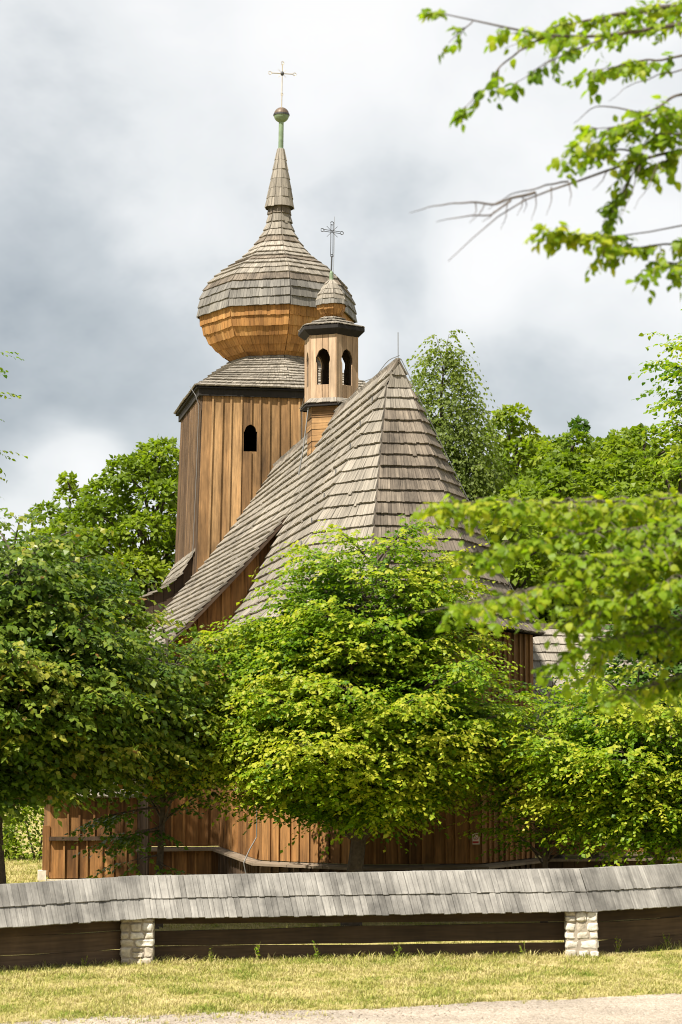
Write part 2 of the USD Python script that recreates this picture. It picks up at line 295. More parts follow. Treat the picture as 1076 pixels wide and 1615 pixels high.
def course(mb, tl, tr, bl, br, nrm, w=0.11, thick=0.046, lift=0.056, jit=0.009, up=0.25, tone0=0.5, tvar=0.13):
    """One row of shingles between two level lines (top and bottom edges), each a separate slightly uneven board."""
    tl, tr, bl, br, nrm = (np.asarray(a, float) for a in (tl, tr, bl, br, nrm))
    tl, tr = tl + (tl - bl) * up, tr + (tr - br) * up
    L = max(np.linalg.norm(br - bl), np.linalg.norm(tr - tl))
    n = max(1, int(round(L / w)))
    cut = np.concatenate([[0], (np.arange(1, n) + rng.uniform(-0.32, 0.32, n - 1)) / n, [1]])
    a, b = cut[:-1, None], cut[1:, None]
    g = 0.0028 / max(L, 1e-6)
    a2, b2 = a + g, b - g
    dn = unit((bl + br) / 2 - (tl + tr) / 2)
    uc = (cut[:-1] + cut[1:]) / 2 * L
    wave = 0.034 * (meshkit.fbm(np.column_stack([uc * 0.8 + rng.uniform(0, 90), 0 * uc, 0 * uc]), 3) - 0.5)
    slip = np.where(rng.random(n) < 0.012, rng.uniform(0.02, 0.06, n), 0.0)
    j = (rng.uniform(-jit, jit, n) + wave + slip)[:, None] * dn
    k = rng.uniform(-0.006, 0.008, (n, 1)) * nrm
    k = k + 0.03 * (meshkit.fbm(np.column_stack([uc * 0.35 + rng.uniform(0, 90), 0 * uc, 0 * uc]), 2)[:, None] - 0.5) * nrm
    k2 = k + rng.uniform(-0.004, 0.004, (n, 1)) * nrm
    B0 = bl + (br - bl) * a2 + j + nrm * lift + k
    B1 = bl + (br - bl) * b2 + j + nrm * lift + k2
    T0 = tl + (tr - tl) * a2 + nrm * 0.010 + k * 0.3
    T1 = tl + (tr - tl) * b2 + nrm * 0.010 + k2 * 0.3
    lo = nrm * thick
    P = np.stack([B0, B1, T1, T0, B0 - lo, B1 - lo, T1 - lo, T0 - lo], 1)
    H = np.linalg.norm((bl + br) / 2 - (tl + tr) / 2)
    u0 = rng.uniform(0, 50, (n, 1)); vv = rng.uniform(0, 50, (n, 1)); wd = (b - a) * L
    uv = np.stack([np.hstack([u0, vv]), np.hstack([u0 + wd, vv]), np.hstack([u0 + wd, vv + H]), np.hstack([u0, vv + H])], 1)
    uv = np.concatenate([uv, uv], 1)
    cen = (bl + (br - bl) * ((cut[:-1] + cut[1:]) / 2)[:, None])
    tone = np.clip(tone0 + rng.normal(0, tvar, n) + 0.7 * (meshkit.fbm(cen * (0.7, 0.7, 0.9), 3, 2) - 0.5), 0, 1)
    fc = np.array([[0, 1, 2], [0, 2, 3], [0, 4, 5], [0, 5, 1], [1, 5, 6], [1, 6, 2], [0, 3, 7], [0, 7, 4]])
    F_ = (fc[None] + 8 * np.arange(n)[:, None, None]).reshape(-1, 3)
    mb.add(P.reshape(-1, 3), F_, uv.reshape(-1, 2), np.repeat(tone, 8))

def face_normal(tl, tr, bl, br, out):
    tl, tr, bl, br = (np.asarray(a, float) for a in (tl, tr, bl, br))
    n = unit(np.cross((tr + br) / 2 - (tl + bl) / 2, (tl + tr) / 2 - (bl + br) / 2))
    return n if n @ np.asarray(out, float) > 0 else -n

# ---- chancel roof: apse of three faces, drops t below the apex
T_EAVE = 5.72
def kick(t):
    return 0.27 * np.clip((t - 4.5) / 1.22, 0, 1) ** 1.6
def c1(t, s=-1):
    t = float(t)
    if t < 0.55:
        return np.array([s * max(0.4966 * t - 0.0, 0.0), -0.37, ZA - t])
    k = kick(t)
    return np.array([s * (0.4966 * t - 0.0138 + k * 0.95), 0.0163 * t - 0.37 - k * 0.3, ZA - t])
def c2(t, s=-1):
    t = float(t)
    if t < 0.55:
        return c1(t, s)
    k = kick(t)
    return np.array([s * (0.188 * t + 0.142 + k * 0.3), -(0.4913 * t + 0.10) - k * 0.95, ZA - t])
def eq_levels(slope, t0, t1, step):
    n = int(round((t1 - t0) * slope / step))
    return np.linspace(t0, t1, n + 1)
ts = np.concatenate([[0.0, 0.30], np.arange(0.55, 2.46, 0.2585)])
ts = np.concatenate([ts, np.linspace(ts[-1], T_EAVE, 1 + int(round((T_EAVE - ts[-1]) / 0.262)))[1:]])
sag = lambda y: -0.035 * math.sin(min(max((y) / 6, 0), 1) * PI)
LN = 6.1           # east wall of the nave
deck = MB()
for s in (-1, 1):
    for t0, t1 in zip(ts[:-1], ts[1:]):
        e = LN + 0.1
        deck.add([c1(t1, s), c1(t0, s), [c1(t0, s)[0], e, ZA - t0], [c1(t1, s)[0], e, ZA - t1]], [[0, 1, 2, 3]])
        if t0 > 0.5:
            deck.add([c1(t1, s), c2(t1, s), c2(t0, s), c1(t0, s)], [[0, 1, 2, 3]])
for t0, t1 in zip(ts[:-1], ts[1:]):
    deck.add([c2(t1, -1), c2(t1, 1), c2(t0, 1), c2(t0, -1)], [[0, 1, 2, 3]])
chancel_roof = deck.put(church, "chancel_roof", M["deck"])
for k, (t0, t1) in enumerate(zip(ts[:-1], ts[1:])):
    last = k == len(ts) - 2
    lf = 0.072 if last else 0.066
    for s in (-1, 1):
        e = 5.70 if t1 < 2.5 else LN - 0.02
        mb = MB()
        tl, bl = [c1(t0, s)[0], e, ZA - t0], [c1(t1, s)[0], e, ZA - t1]
        nr = face_normal(tl, c1(t0, s), bl, c1(t1, s), (s, 0, 0.4))
        course(mb, tl, c1(t0, s), bl, c1(t1, s), nr, w=0.085, lift=lf, tone0=0.62)
        mb.put(chancel_roof, "shingle_course", M["shingle"])
        if t0 > 0.5:
            mb = MB()
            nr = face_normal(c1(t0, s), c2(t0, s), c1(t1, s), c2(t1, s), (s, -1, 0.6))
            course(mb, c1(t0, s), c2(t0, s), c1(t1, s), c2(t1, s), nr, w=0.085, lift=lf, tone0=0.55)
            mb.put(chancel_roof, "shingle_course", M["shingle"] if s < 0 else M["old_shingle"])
    if t0 > 0.25 or True:
        mb = MB()
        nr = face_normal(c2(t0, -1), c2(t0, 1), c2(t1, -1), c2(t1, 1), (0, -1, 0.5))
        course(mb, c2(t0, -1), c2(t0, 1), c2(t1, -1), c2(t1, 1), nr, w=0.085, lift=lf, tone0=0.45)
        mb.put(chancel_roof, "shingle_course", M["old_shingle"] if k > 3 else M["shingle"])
ridge = MB()
for s in (-1, 1):
    for y0 in np.arange(-0.42, 16.1, 0.42):
        y1 = min(y0 + 0.415, 16.35)
        z = ZA + 0.05 + rng.uniform(-0.006, 0.006) + (sag(y0) if y0 < 6 else 0) - (0.10 * max(0, (y0 - 8) / 8))
        p = [(s * 0.015, y0, z), (s * 0.015, y1, z), (s * 0.14, y1, z - 0.235), (s * 0.14, y0, z - 0.235)]
        p += [(a - s * 0.03, b, c - 0.03) for a, b, c in p]
        hexa(ridge, p, [(b, c) for a, b, c in p], rng.uniform(0.2, 0.7))
ridge.put(church, "ridge_cap", M["old_shingle"])

# ---- nave roof, wider than the chancel: same plane at the top, flatter below
NEAR = np.array([(0.0, 0.0), (1.222, 2.45), (2.45, 3.86), (3.70, 5.19), (4.95, 6.35)])
FAR = np.array([(0.0, 0.10), (0.82, 1.28), (1.70, 2.48), (2.18, 3.06), (3.14, 4.20), (4.95, 6.20)])
tn = [t for t in ts if t < 2.6]
while tn[-1] < 6.0:
    tn.append(tn[-1] + (0.262 if tn[-1] < 2.4 else 0.205))
def nv(t, tab):
    return float(np.interp(t, tab[:, 1], tab[:, 0]))
Y0N, Y1N = 5.72, 16.42
nd = MB()
for s in (-1, 1):
    for t0, t1 in zip(tn[:-1], tn[1:]):
        P = [(s * nv(t1, NEAR), Y0N, ZA - t1), (s * nv(t0, NEAR), Y0N, ZA - t0), (s * nv(t0, FAR), Y1N, ZA - t0 - 0.08), (s * nv(t1, FAR), Y1N, ZA - t1 - 0.08)]
        nd.add(P, [[0, 1, 2, 3]])
nave_roof = nd.put(church, "nave_roof", M["deck"])
for t0, t1 in zip(tn[:-1], tn[1:]):
    for s in (-1, 1):
        mb = MB()
        tl, tr = (s * nv(t0, NEAR), Y0N, ZA - t0), (s * nv(t0, FAR), Y1N, ZA - t0 - 0.08)
        bl, br = (s * nv(t1, NEAR), Y0N, ZA - t1), (s * nv(t1, FAR), Y1N, ZA - t1 - 0.08)
        course(mb, tl, tr, bl, br, face_normal(tl, tr, bl, br, (s, 0, 0.6)), w=0.12, lift=0.066, tone0=0.64)
        mb.put(nave_roof, "shingle_course", M["shingle"])
# barge boards along the open edge of the nave roof
for s in (-1, 1):
    bb = MB()
    tt = np.linspace(2.45, tn[-1], 12)
    for ta, tb in zip(tt[:-1], tt[1:]):
        a, b = nv(ta, NEAR), nv(tb, NEAR)
        p = [(s * a, Y0N + 0.012, ZA - ta), (s * b, Y0N + 0.012, ZA - tb), (s * b, Y0N + 0.012, ZA - tb - 0.15), (s * a, Y0N + 0.012, ZA - ta - 0.15)]
        p += [(x, y + 0.04, z) for x, y, z in p]
        hexa(bb, p, [(c, a_) for a_, b_, c in p], 0.4)
    bb.put(church, "barge_board", M["dark_board"])

# ---- walls of vertical boards
def wall(name, A, B, z0, ztop, mat, bw=0.27, out=None, batten=0.05, holes=(), A2=None, B2=None, depth=0.035, tone=(0.2, 0.8), core=True, batten_mat=None, bevel=True, label=None, zref=None):
    """A wall core whose boards and cover battens are pieces of their own. A, B: ground points (left, right seen from outside); A2, B2: the same at the height zref for a battered wall."""
    A, B = np.asarray(A, float), np.asarray(B, float)
    L = np.linalg.norm(B - A)
    zt = ztop if callable(ztop) else (lambda u: ztop)
    dr = (B - A) / L
    nr = np.array([dr[1], -dr[0]])
    if out is not None and nr @ np.asarray(out, float) < 0:
        nr = -nr
    def place(u, z, d):
        u, z = np.asarray(u, float), np.asarray(z, float)
        p = A + np.outer(u, dr)
        if A2 is not None:
            k = ((z - z0) / (zref - z0))[:, None]
            q_ = np.asarray(A2, float) + np.outer(u / L, np.asarray(B2, float) - np.asarray(A2, float))
            p = p * (1 - k) + q_ * k
        p = p + nr * np.asarray(d, float).reshape(-1, 1)
        return np.column_stack([p, z])
    def panel(poly, d0, d1, tn_, u_off):
        mb = MB()
        geoms = [g for g in getattr(poly, "geoms", [poly]) if g.geom_type == "Polygon" and g.area > 1e-4]
        for g in geoms:
            m = trimesh.creation.extrude_polygon(g, 1.0, engine="earcut")
            vv = np.asarray(m.vertices)
            mb.add(place(vv[:, 0], vv[:, 1], d0 + (d1 - d0) * vv[:, 2]), m.faces, np.column_stack([vv[:, 0] + u_off, vv[:, 1] + u_off * 3]), tn_)
        return mb if geoms else None
    us = np.linspace(0, L, 25)
    outline = Polygon([(0, z0), (L, z0)] + [(u, max(zt(u), z0 + 0.01)) for u in us[::-1]])
    for h in holes:
        outline = outline.difference(h)
    c = panel(outline, -0.06, -0.004, 0.5, 0)
    if c is None:
        return None
    w = c.put(church, name, M["core"], label=label)
    n = max(1, int(round(L / bw)))
    cut = np.concatenate([[0], (np.arange(1, n) + rng.uniform(-0.14, 0.14, n - 1)) * L / n, [L]])
    for a, b in zip(cut[:-1], cut[1:]):
        pl = outline.intersection(sbox(a + 0.006, -5, b - 0.006, 60))
        dd, tt_, oo = depth + rng.uniform(-0.006, 0.006), rng.uniform(*tone), rng.uniform(0, 40)
        for g_ in getattr(pl, "geoms", [pl]):
            r = panel(g_, 0.0, dd, tt_, oo) if g_.geom_type == "Polygon" and g_.area > 1e-4 else None
            if r:
                r.put(w, "board", mat)
    if batten:
        for a in cut[1:-1]:
            pl = outline.intersection(sbox(a - batten / 2, -5, a + batten / 2, 60))
            tt_, oo = rng.uniform(0.35, 0.95), rng.uniform(0, 40)
            for g_ in getattr(pl, "geoms", [pl]):
                r = panel(g_, depth + 0.001, depth + 0.042, tt_, oo) if g_.geom_type == "Polygon" and g_.area > 1e-4 else None
                if r:
                    r.put(w, "batten", batten_mat or mat)
    return w

def arch(u0, u1, z0, zs, z1, k=10):
    """An arched opening whose head is a little narrower than its sides."""
    c, r = (u0 + u1) / 2, (u1 - u0) / 2 * 0.86
    pts = [(u0, z0), (u1, z0), (u1, zs)] + [(c + r * math.cos(a), zs + (z1 - zs) * math.sin(a)) for a in np.linspace(0, PI, k)] + [(u0, zs)]
    return Polygon(pts)

WB, WQ, WW, WP = 1.195, 2.385, 2.84, 0.38
ZS = 0.90          # height of the drip skirt
p1l, p2l, p2r, p1r = (-WW, -WP), (-WB, -WQ), (WB, -WQ), (WW, -WP)
segs = [("chancel_wall", (-WW, LN), p1l, (-1, 0)), ("apse_wall", p1l, p2l, (-1, -1)), ("apse_wall", p2l, p2r, (0, -1)), ("apse_wall", p2r, p1r, (1, -1))]
# chancel window on the south side, seen very obliquely
CW_U0 = LN - 2.05
win_hole = sbox(CW_U0, 2.42, CW_U0 + 1.15, 3.35)
for name, A, B, out in segs:
    hs = [win_hole] if name == "chancel_wall" else []
    wall(name, A, B, ZS + 0.05, 5.55, M["wall_board"], 0.25, out, 0.045, hs)
    wall("plinth_wall", A, B, -0.1, ZS - 0.03, M["dark_board"], 0.25, out, 0.045)
wall("chancel_wall", (WW, 2.0), (WW, LN), -0.1, 5.55, M["wall_board"], 0.3, (1, 0), 0)
# nave: east walls either side of the chancel, south and north walls
NWL = -4.50
ntop = lambda s: (lambda u: ZA - 0.16 - np.interp(abs(-4.5 + u) if s < 0 else WW + u, NEAR[:, 0], NEAR[:, 1]))
gz = lambda u: ZA - 0.14 - float(np.interp(abs(NWL + u), NEAR[:, 0], NEAR[:, 1]))
wall("nave_wall", (NWL, LN), (-1.2, LN), ZS + 0.05, gz, M["wall_board"], 0.27, (0, -1), 0.045)
wall("plinth_wall", (NWL, LN), (-WW, LN), -0.1, ZS - 0.03, M["wall_board"], 0.27, (0, -1), 0.045)
gz2 = lambda u: ZA - 0.14 - float(np.interp(abs(1.2 + u), NEAR[:, 0], NEAR[:, 1]))
wall("nave_wall", (1.2, LN), (4.5, LN), ZS + 0.05, gz2, M["wall_board"], 0.3, (0, -1), 0)
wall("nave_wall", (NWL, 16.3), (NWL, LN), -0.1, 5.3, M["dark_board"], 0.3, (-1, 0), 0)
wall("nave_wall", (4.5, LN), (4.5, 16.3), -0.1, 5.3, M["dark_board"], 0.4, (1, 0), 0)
# drip skirt: a narrow sloping board roof round the walls
sk = [(NWL - 0.3, LN + 0.02), (NWL - 0.3, LN - 0.22), (-WW - 0.22, LN - 0.22), (-WW - 0.22, -WP - 0.1), (-WB - 0.1, -WQ - 0.23), (WB + 0.1, -WQ - 0.23), (WW + 0.2, -WP - 0.1), (3.2, 0.25)]
si = [(NWL, LN + 0.02), (NWL, LN), (-WW, LN), (-WW, -WP), (-WB, -WQ), (WB, -WQ), (WW, -WP), (2.9, 0.25)]
for (o0, o1, i0, i1) in zip(sk[:-1], sk[1:], si[:-1], si[1:]):
    o0, o1, i0, i1 = map(np.array, (o0, o1, i0, i1))
    mb = MB()
    L = np.linalg.norm(o1 - o0)
    n = max(1, int(L / 0.9))
    for k in range(n):
        a, b = k / n + 0.002, (k + 1) / n - 0.002
        q4 = [np.r_[o0 + (o1 - o0) * a, ZS - 0.01], np.r_[o0 + (o1 - o0) * b, ZS - 0.01], np.r_[i0 + (i1 - i0) * b, ZS + 0.035], np.r_[i0 + (i1 - i0) * a, ZS + 0.035]]
        q4 += [p - np.array([0, 0, 0.045]) for p in q4]
        r0 = rng.uniform(0, 30)
        hexa(mb, q4, [(0 + r0, a * L), (0 + r0, b * L), (0.35 + r0, b * L), (0.35 + r0, a * L)] * 2, rng.uniform(0.2, 0.9))
    mb.put(church, "drip_skirt", M["sill"])
# chancel window: frame, mullions, panes, sill
y1w, y0w = 2.05, 0.90
wf = MB()
bx(wf, (-WW - 0.06, y0w - 0.06, 2.36), (-WW + 0.02, y0w + 0.03, 3.42), 0.3); bx(wf, (-WW - 0.06, y1w - 0.03, 2.36), (-WW + 0.02, y1w + 0.06, 3.42), 0.3)
bx(wf, (-WW - 0.061, y0w + 0.03, 3.32), (-WW + 0.019, y1w - 0.03, 3.42), 0.3); bx(wf, (-WW - 0.061, y0w + 0.03, 2.36), (-WW + 0.019, y1w - 0.03, 2.44), 0.3)
wpath = wf.put(church, "chancel_window", M["dark_board"])
wm = MB()
for yy in (1.28, 1.66):
    bx(wm, (-WW - 0.03, yy - 0.015, 2.44), (-WW, yy + 0.015, 3.32), 0.4)
bx(wm, (-WW - 0.028, y0w + 0.03, 2.86), (-WW - 0.002, y1w - 0.03, 2.89), 0.4)
wm.put(wpath, "glazing_bar", M["dark_board"])
pn = MB(); pn.add([(-WW + 0.03, y0w, 2.4), (-WW + 0.03, y1w, 2.4), (-WW + 0.03, y1w, 3.4), (-WW + 0.03, y0w, 3.4)], [[0, 1, 2, 3]]); pn.put(wpath, "pane", M["pane"])
ws_ = MB(); bx(ws_, (-WW - 0.24, y0w - 0.14, 2.30), (-WW - 0.02, y1w + 0.14, 2.352), 0.6); ws_.put(wpath, "sill", M["sill"])

# ---- sacristy on the north side
SY = 0.62
wall("sacristy_wall", (WW + 0.02, SY), (8.0, SY), ZS + 0.05, 3.9, M["wall_board"], 0.29, (0, -1), 0.0, [sbox(1.82, 1.05, 2.62, 1.95)], tone=(0.1, 0.5))
wall("plinth_wall", (WW + 0.02, SY), (8.0, SY), -0.1, ZS - 0.03, M["dark_board"], 0.29, (0, -1), 0.0)
mb = MB(); bx(mb, (3.0, SY - 0.3, ZS - 0.08), (8.0, SY, ZS - 0.03), 0.5); mb.put(church, "drip_skirt", M["sill"])
x0w, x1w = WW + 1.84, WW + 2.64
sf = MB()
bx(sf, (x0w - 0.12, SY - 0.075, 1.0), (x0w, SY + 0.02, 2.05), 0.7); bx(sf, (x1w, SY - 0.075, 1.0), (x1w + 0.12, SY + 0.02, 2.05), 0.7)
bx(sf, (x0w, SY - 0.073, 1.0), (x1w, SY + 0.02, 1.10), 0.7); bx(sf, (x0w, SY - 0.073, 1.95), (x1w, SY + 0.02, 2.05), 0.7)
sp = sf.put(church, "sacristy_window", M["wall_board"])
sb_ = MB(); bx(sb_, ((x0w + x1w) / 2 - 0.025, SY - 0.04, 1.10), ((x0w + x1w) / 2 + 0.025, SY, 1.95), 0.5); bx(sb_, (x0w, SY - 0.038, 1.52), (x1w, SY - 0.002, 1.56), 0.5); sb_.put(sp, "glazing_bar", M["wall_board"])
pn = MB(); pn.add([(x0w, SY + 0.03, 1.05), (x1w, SY + 0.03, 1.05), (x1w, SY + 0.03, 2.0), (x0w, SY + 0.03, 2.0)], [[0, 1, 2, 3]]); pn.put(sp, "pane", M["pane"])
ss = MB(); bx(ss, (x0w - 0.20, SY - 0.26, 0.93), (x1w + 0.16, SY - 0.02, 0.985), 0.6); ss.put(sp, "sill", M["sill"])
sd = MB()
RX0, RX1 = 3.12, 8.1
sd.add([(RX0, 0.3, 3.72), (RX1, 0.3, 3.72), (RX1, 2.5, 5.86), (RX0, 2.5, 5.86), (RX0, 4.7, 3.72), (RX1, 4.7, 3.72)], [[0, 1, 2, 3], [3, 2, 5, 4]])
sroof = sd.put(church, "sacristy_roof", M["deck"])
for k in range(11):
    a, b = k / 11, (k + 1) / 11
    tl, tr = (RX0, 2.5 - 2.2 * a, 5.86 - 2.14 * a), (RX1, 2.5 - 2.2 * a, 5.86 - 2.14 * a)
    bl, br = (RX0, 2.5 - 2.2 * b, 5.86 - 2.14 * b), (RX1, 2.5 - 2.2 * b, 5.86 - 2.14 * b)
    mb = MB(); course(mb, tl, tr, bl, br, face_normal(tl, tr, bl, br, (0, -1, 1)), w=0.12, lift=0.05, tone0=0.6); mb.put(sroof, "shingle_course", M["shingle"])
mb = MB(); bx(mb, (RX0, 2.44, 5.86), (RX1, 2.56, 5.97), 0.5); mb.put(sroof, "ridge_cap", M["old_shingle"])

# ---- south porch, low, by the left tree
PY = 8.6
wall("porch_wall", (-6.60, PY), (-4.54, PY), 1.09, 2.03, M["wall_board"], 0.33, (0, -1), 0.045)
wall("porch_wall", (-6.60, PY), (-4.54, PY), 0.10, 0.99, M["wall_board"], 0.30, (0, -1), 0.045)
wall("porch_wall", (-6.60, 11.6), (-6.60, PY), 0.10, 2.0, M["wall_board"], 0.3, (-1, 0), 0)
mb = MB(); bx(mb, (-6.66, PY - 0.14, 1.0), (-4.6, PY - 0.0, 1.085), 0.5); mb.put(church, "porch_rail", M["dark_board"])
mb = MB(); bx(mb, (-6.70, PY - 0.09, -0.1), (-4.5, PY + 0.1, 0.08), 0.5); mb.put(church, "porch_base", M["stone"])
mb = MB(); bx(mb, (-6.80, PY - 0.02, 0.30), (-6.64, PY + 0.16, 1.35), 0.4); mb.put(church, "porch_post", M["wall_board"])
mb = MB(); bx(mb, (-6.90, PY - 0.06, -0.1), (-6.715, PY + 0.25, 0.29), 0.4); mb.put(church, "porch_post_stone", M["stone"])
pd = MB()
E_ = [(-6.85, PY - 0.25, 2.02), (-4.5, PY - 0.25, 2.02), (-4.5, PY + 1.9, 4.0), (-5.0, PY + 1.9, 4.0), (-6.85, 12.0, 2.02), (-4.5, 12.0, 4.0)]
pd.add(E_, [[0, 1, 2], [0, 2, 3], [0, 3, 4], [3, 2, 5], [3, 5, 4]])
proof = pd.put(church, "porch_roof", M["deck"])
for k in range(10):
    a, b = 1 - k / 10, 1 - (k + 1) / 10
    P = lambda s, e: np.array([(-6.85 + 1.85 * s) if e == 0 else -4.5, PY - 0.25 + 2.15 * s, 2.02 + 1.98 * s])
    tl, tr, bl, br = P(a, 0), P(a, 1), P(b, 0), P(b, 1)
    mb = MB(); course(mb, tl, tr, bl, br, face_normal(tl, tr, bl, br, (0, -1, 1)), w=0.12, lift=0.05, tone0=0.6); mb.put(proof, "shingle_course", M["shingle"])

# ---- tower
CV, CL, ST, SBT = 0.44, 19.0, 2.50, 2.80
ZB, ZT = 4.0, 13.42
lean = lambda p: np.column_stack([p[:, 0] + 0.0165 * np.maximum(p[:, 2] - 13.4, 0), p[:, 1:]])
def tsq(s):
    return [(CV - s, CL - s), (CV + s, CL - s), (CV + s, CL + s), (CV - s, CL + s)]
lo_, hi_ = tsq(SBT), tsq(ST)
wu = (lambda v_: v_ - lo_[0][0])
kk = SBT / ST
tw_hole = arch(SBT + (-0.957 - CV) * 1.045, SBT + (-0.545 - CV) * 1.045, 11.62, 12.20, 12.40)
wall("tower_wall", lo_[0], lo_[1], ZB, ZT, M["tower_board"], 0.315, (0, -1), 0.055, [tw_hole], hi_[0], hi_[1], tone=(0.25, 0.8), zref=ZT)
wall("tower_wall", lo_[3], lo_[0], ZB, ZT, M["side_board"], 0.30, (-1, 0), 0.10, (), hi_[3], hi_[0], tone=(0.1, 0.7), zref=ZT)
wall("tower_wall", lo_[1], lo_[2], ZB, ZT, M["tower_board"], 0.5, (1, 0), 0.0, (), hi_[1], hi_[2], zref=ZT)
wall("tower_wall", lo_[2], lo_[3], ZB, ZT, M["tower_board"], 0.5, (0, 1), 0.0, (), hi_[2], hi_[3], zref=ZT)
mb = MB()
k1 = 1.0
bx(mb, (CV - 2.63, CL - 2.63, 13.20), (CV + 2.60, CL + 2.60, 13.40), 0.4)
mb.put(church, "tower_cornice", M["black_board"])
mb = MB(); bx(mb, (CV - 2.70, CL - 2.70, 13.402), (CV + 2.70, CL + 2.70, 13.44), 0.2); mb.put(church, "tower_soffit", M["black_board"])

def ring(z, r8):
    """Eight points round the tower axis; r8 radius of the points on the axes (0) and on the diagonals (1)."""
    a = np.arange(8) * PI / 4
    r = np.where(np.arange(8) % 2 == 0, r8[0], r8[1])
    return lean(np.column_stack([CV + r * np.sin(a), CL - r * np.cos(a), np.full(8, z)]))
def ring_roof(name, rows, mat_of, w=0.10, lift=0.058, tone=0.5, holder=None, cx=None):
    d_ = MB()
    for (za, ra), (zb, rb) in zip(rows[:-1], rows[1:]):
        A_, B_ = ring(za, ra), ring(zb, rb)
        for k in range(8):
            d_.add([B_[k], B_[(k + 1) % 8], A_[(k + 1) % 8], A_[k]], [[0, 1, 2, 3]])
    path = d_.put(church, name, M["deck"])
    for n_i, ((za, ra), (zb, rb)) in enumerate(zip(rows[:-1], rows[1:])):
        A_, B_ = ring(za, ra), ring(zb, rb)
        mb = MB()
        for k in range(8):
            k2 = (k + 1) % 8
            mid = (A_[k] + A_[k2] + B_[k] + B_[k2]) / 4
            out = np.array([mid[0] - CV, mid[1] - CL, 0.3 if rb[0] >= ra[0] else -0.2])
            course(mb, A_[k], A_[k2], B_[k], B_[k2], face_normal(A_[k], A_[k2], B_[k], B_[k2], out), w=w, lift=lift, up=0.18, tone0=tone)
        mb.put(path, "shingle_course", M[mat_of(n_i)])
    return path
def resample(prof, step):
    prof = np.array(prof, float)
    d = np.concatenate([[0], np.cumsum(np.linalg.norm(np.diff(prof, axis=0), axis=1))])
    n = max(1, int(round(d[-1] / step)))
    s = np.linspace(0, d[-1], n + 1)
    return np.column_stack([np.interp(s, d, prof[:, k]) for k in range(prof.shape[1])])
# skirt roof from the square eaves to the octagonal waist
sq2 = [(14.70, 1.33, 1.33), (14.47, 1.63, 1.66), (14.26, 1.95, 2.12), (14.02, 2.22, 2.60), (13.76, 2.50, 3.22), (13.46, 2.74, 3.86)]
rows = [(z, (a, b)) for z, a, b in resample(sq2, 0.26)]
ring_roof("tower_skirt_roof", rows, lambda i: "shingle", tone=0.55)
# onion
half = lambda h: h * 0.0049 / 0.978
up = [(19.485, 62), (19.103, 64), (18.823, 77), (18.62, 95), (18.366, 125), (18.062, 175), (17.808, 222), (17.555, 297), (17.302, 365), (17.049, 415), (16.796, 446), (16.544, 466), (16.241, 475), (15.99, 478)]
rows = [(z, (r, r)) for z, r in resample([(z, half(h)) for z, h in up], 0.262)]
nr_ = len(rows) - 1
ring_roof("onion_dome", rows, lambda i: "grey_shingle" if i >= nr_ - 3 else ("shingle" if i % 4 else "old_shingle"), tone=0.5)
dn = [(16.02, 466), (15.688, 452), (15.386, 430), (15.135, 395), (14.884, 335), (14.66, 262)]
rows = [(z, (r, r)) for z, r in resample([(z, half(h)) for z, h in dn], 0.30)]
ring_roof("onion_underside", rows, lambda i: "fresh_shingle", w=0.14, lift=0.05, tone=0.5)
# spire, copper neck and ball, cross: round, leaning with the dome
def lathe(mb, prof, cx, cy, sides=20, tone=0.5):
    a = np.arange(sides) * 2 * PI / sides
    v = np.concatenate([np.column_stack([cx + r * np.sin(a), cy - r * np.cos(a), np.full(sides, z)]) for z, r in prof])
    n = len(prof)
    f = [(i * sides + j, i * sides + (j + 1) % sides, (i + 1) * sides + (j + 1) % sides, (i + 1) * sides + j) for i in range(n - 1) for j in range(sides)]
    return mb.add(v, f, np.column_stack([np.tile(a * 0.2, n), v[:, 2]]), tone)
def leaned(mb):
    mb.v = [lean(v) for v in mb.v]
    return mb
cone = [(21.19, 0.115), (20.9, 0.165), (20.6, 0.222), (20.3, 0.28), (20.0, 0.335), (19.7, 0.385), (19.42, 0.43)]
d_ = MB(); lathe(d_, [(21.2, 0.10), (19.45, 0.40), (19.44, 0.28)], CV, CL, 16)
spire = leaned(d_).put(church, "spire", M["deck"])
for (za, ra), (zb, rb) in zip(cone[:-1], cone[1:]):
    mb = MB()
    for k in range(12):
        a0, a1 = k * PI / 6, (k + 1) * PI / 6
        pt = lambda z, r, a: (CV + r * math.sin(a), CL - r * math.cos(a), z)
        am = (a0 + a1) / 2
        course(mb, pt(za, ra, a0), pt(za, ra, a1), pt(zb, rb, a0), pt(zb, rb, a1), unit([math.sin(am), -math.cos(am), 0.2]), w=0.11, lift=0.026, thick=0.02, tone0=0.55)
    leaned(mb).put(spire, "shingle_course", M["shingle"])
mb = MB(); lathe(mb, [(21.12, 0.13), (21.24, 0.095), (21.3, 0.078), (22.12, 0.075)], CV, CL, 14); leaned(mb).put(church, "copper_neck", M["verdigris"], smooth=False)
bp = leaned(lathe(MB(), [(22.322 - 0.235 * math.cos(a), max(0.235 * math.sin(a), 1e-3)) for a in np.linspace(0, PI / 2 - 0.02, 9)], CV, CL, 22)).put(church, "copper_ball", M["verdigris"])
leaned(lathe(MB(), [(22.322 + 0.235 * math.sin(a), max(0.235 * math.cos(a), 1e-3)) for a in np.linspace(0.02, PI / 2, 9)], CV, CL, 22)).put(bp, "upper_half", M["copper"])
leaned(lathe(MB(), [(22.30, 0.236), (22.30, 0.25), (22.345, 0.25), (22.345, 0.236)], CV, CL, 22)).put(bp, "seam", M["iron"])
def ringlet(mb, c, r, rad, k=10):
    a = np.linspace(0, 2 * PI, k + 1)
    tube(mb, np.column_stack([c[0] + r * np.cos(a), np.full(k + 1, c[1]), c[2] + r * np.sin(a)]), rad, 5, cap=False)
cx_, cz_ = CV, 23.62
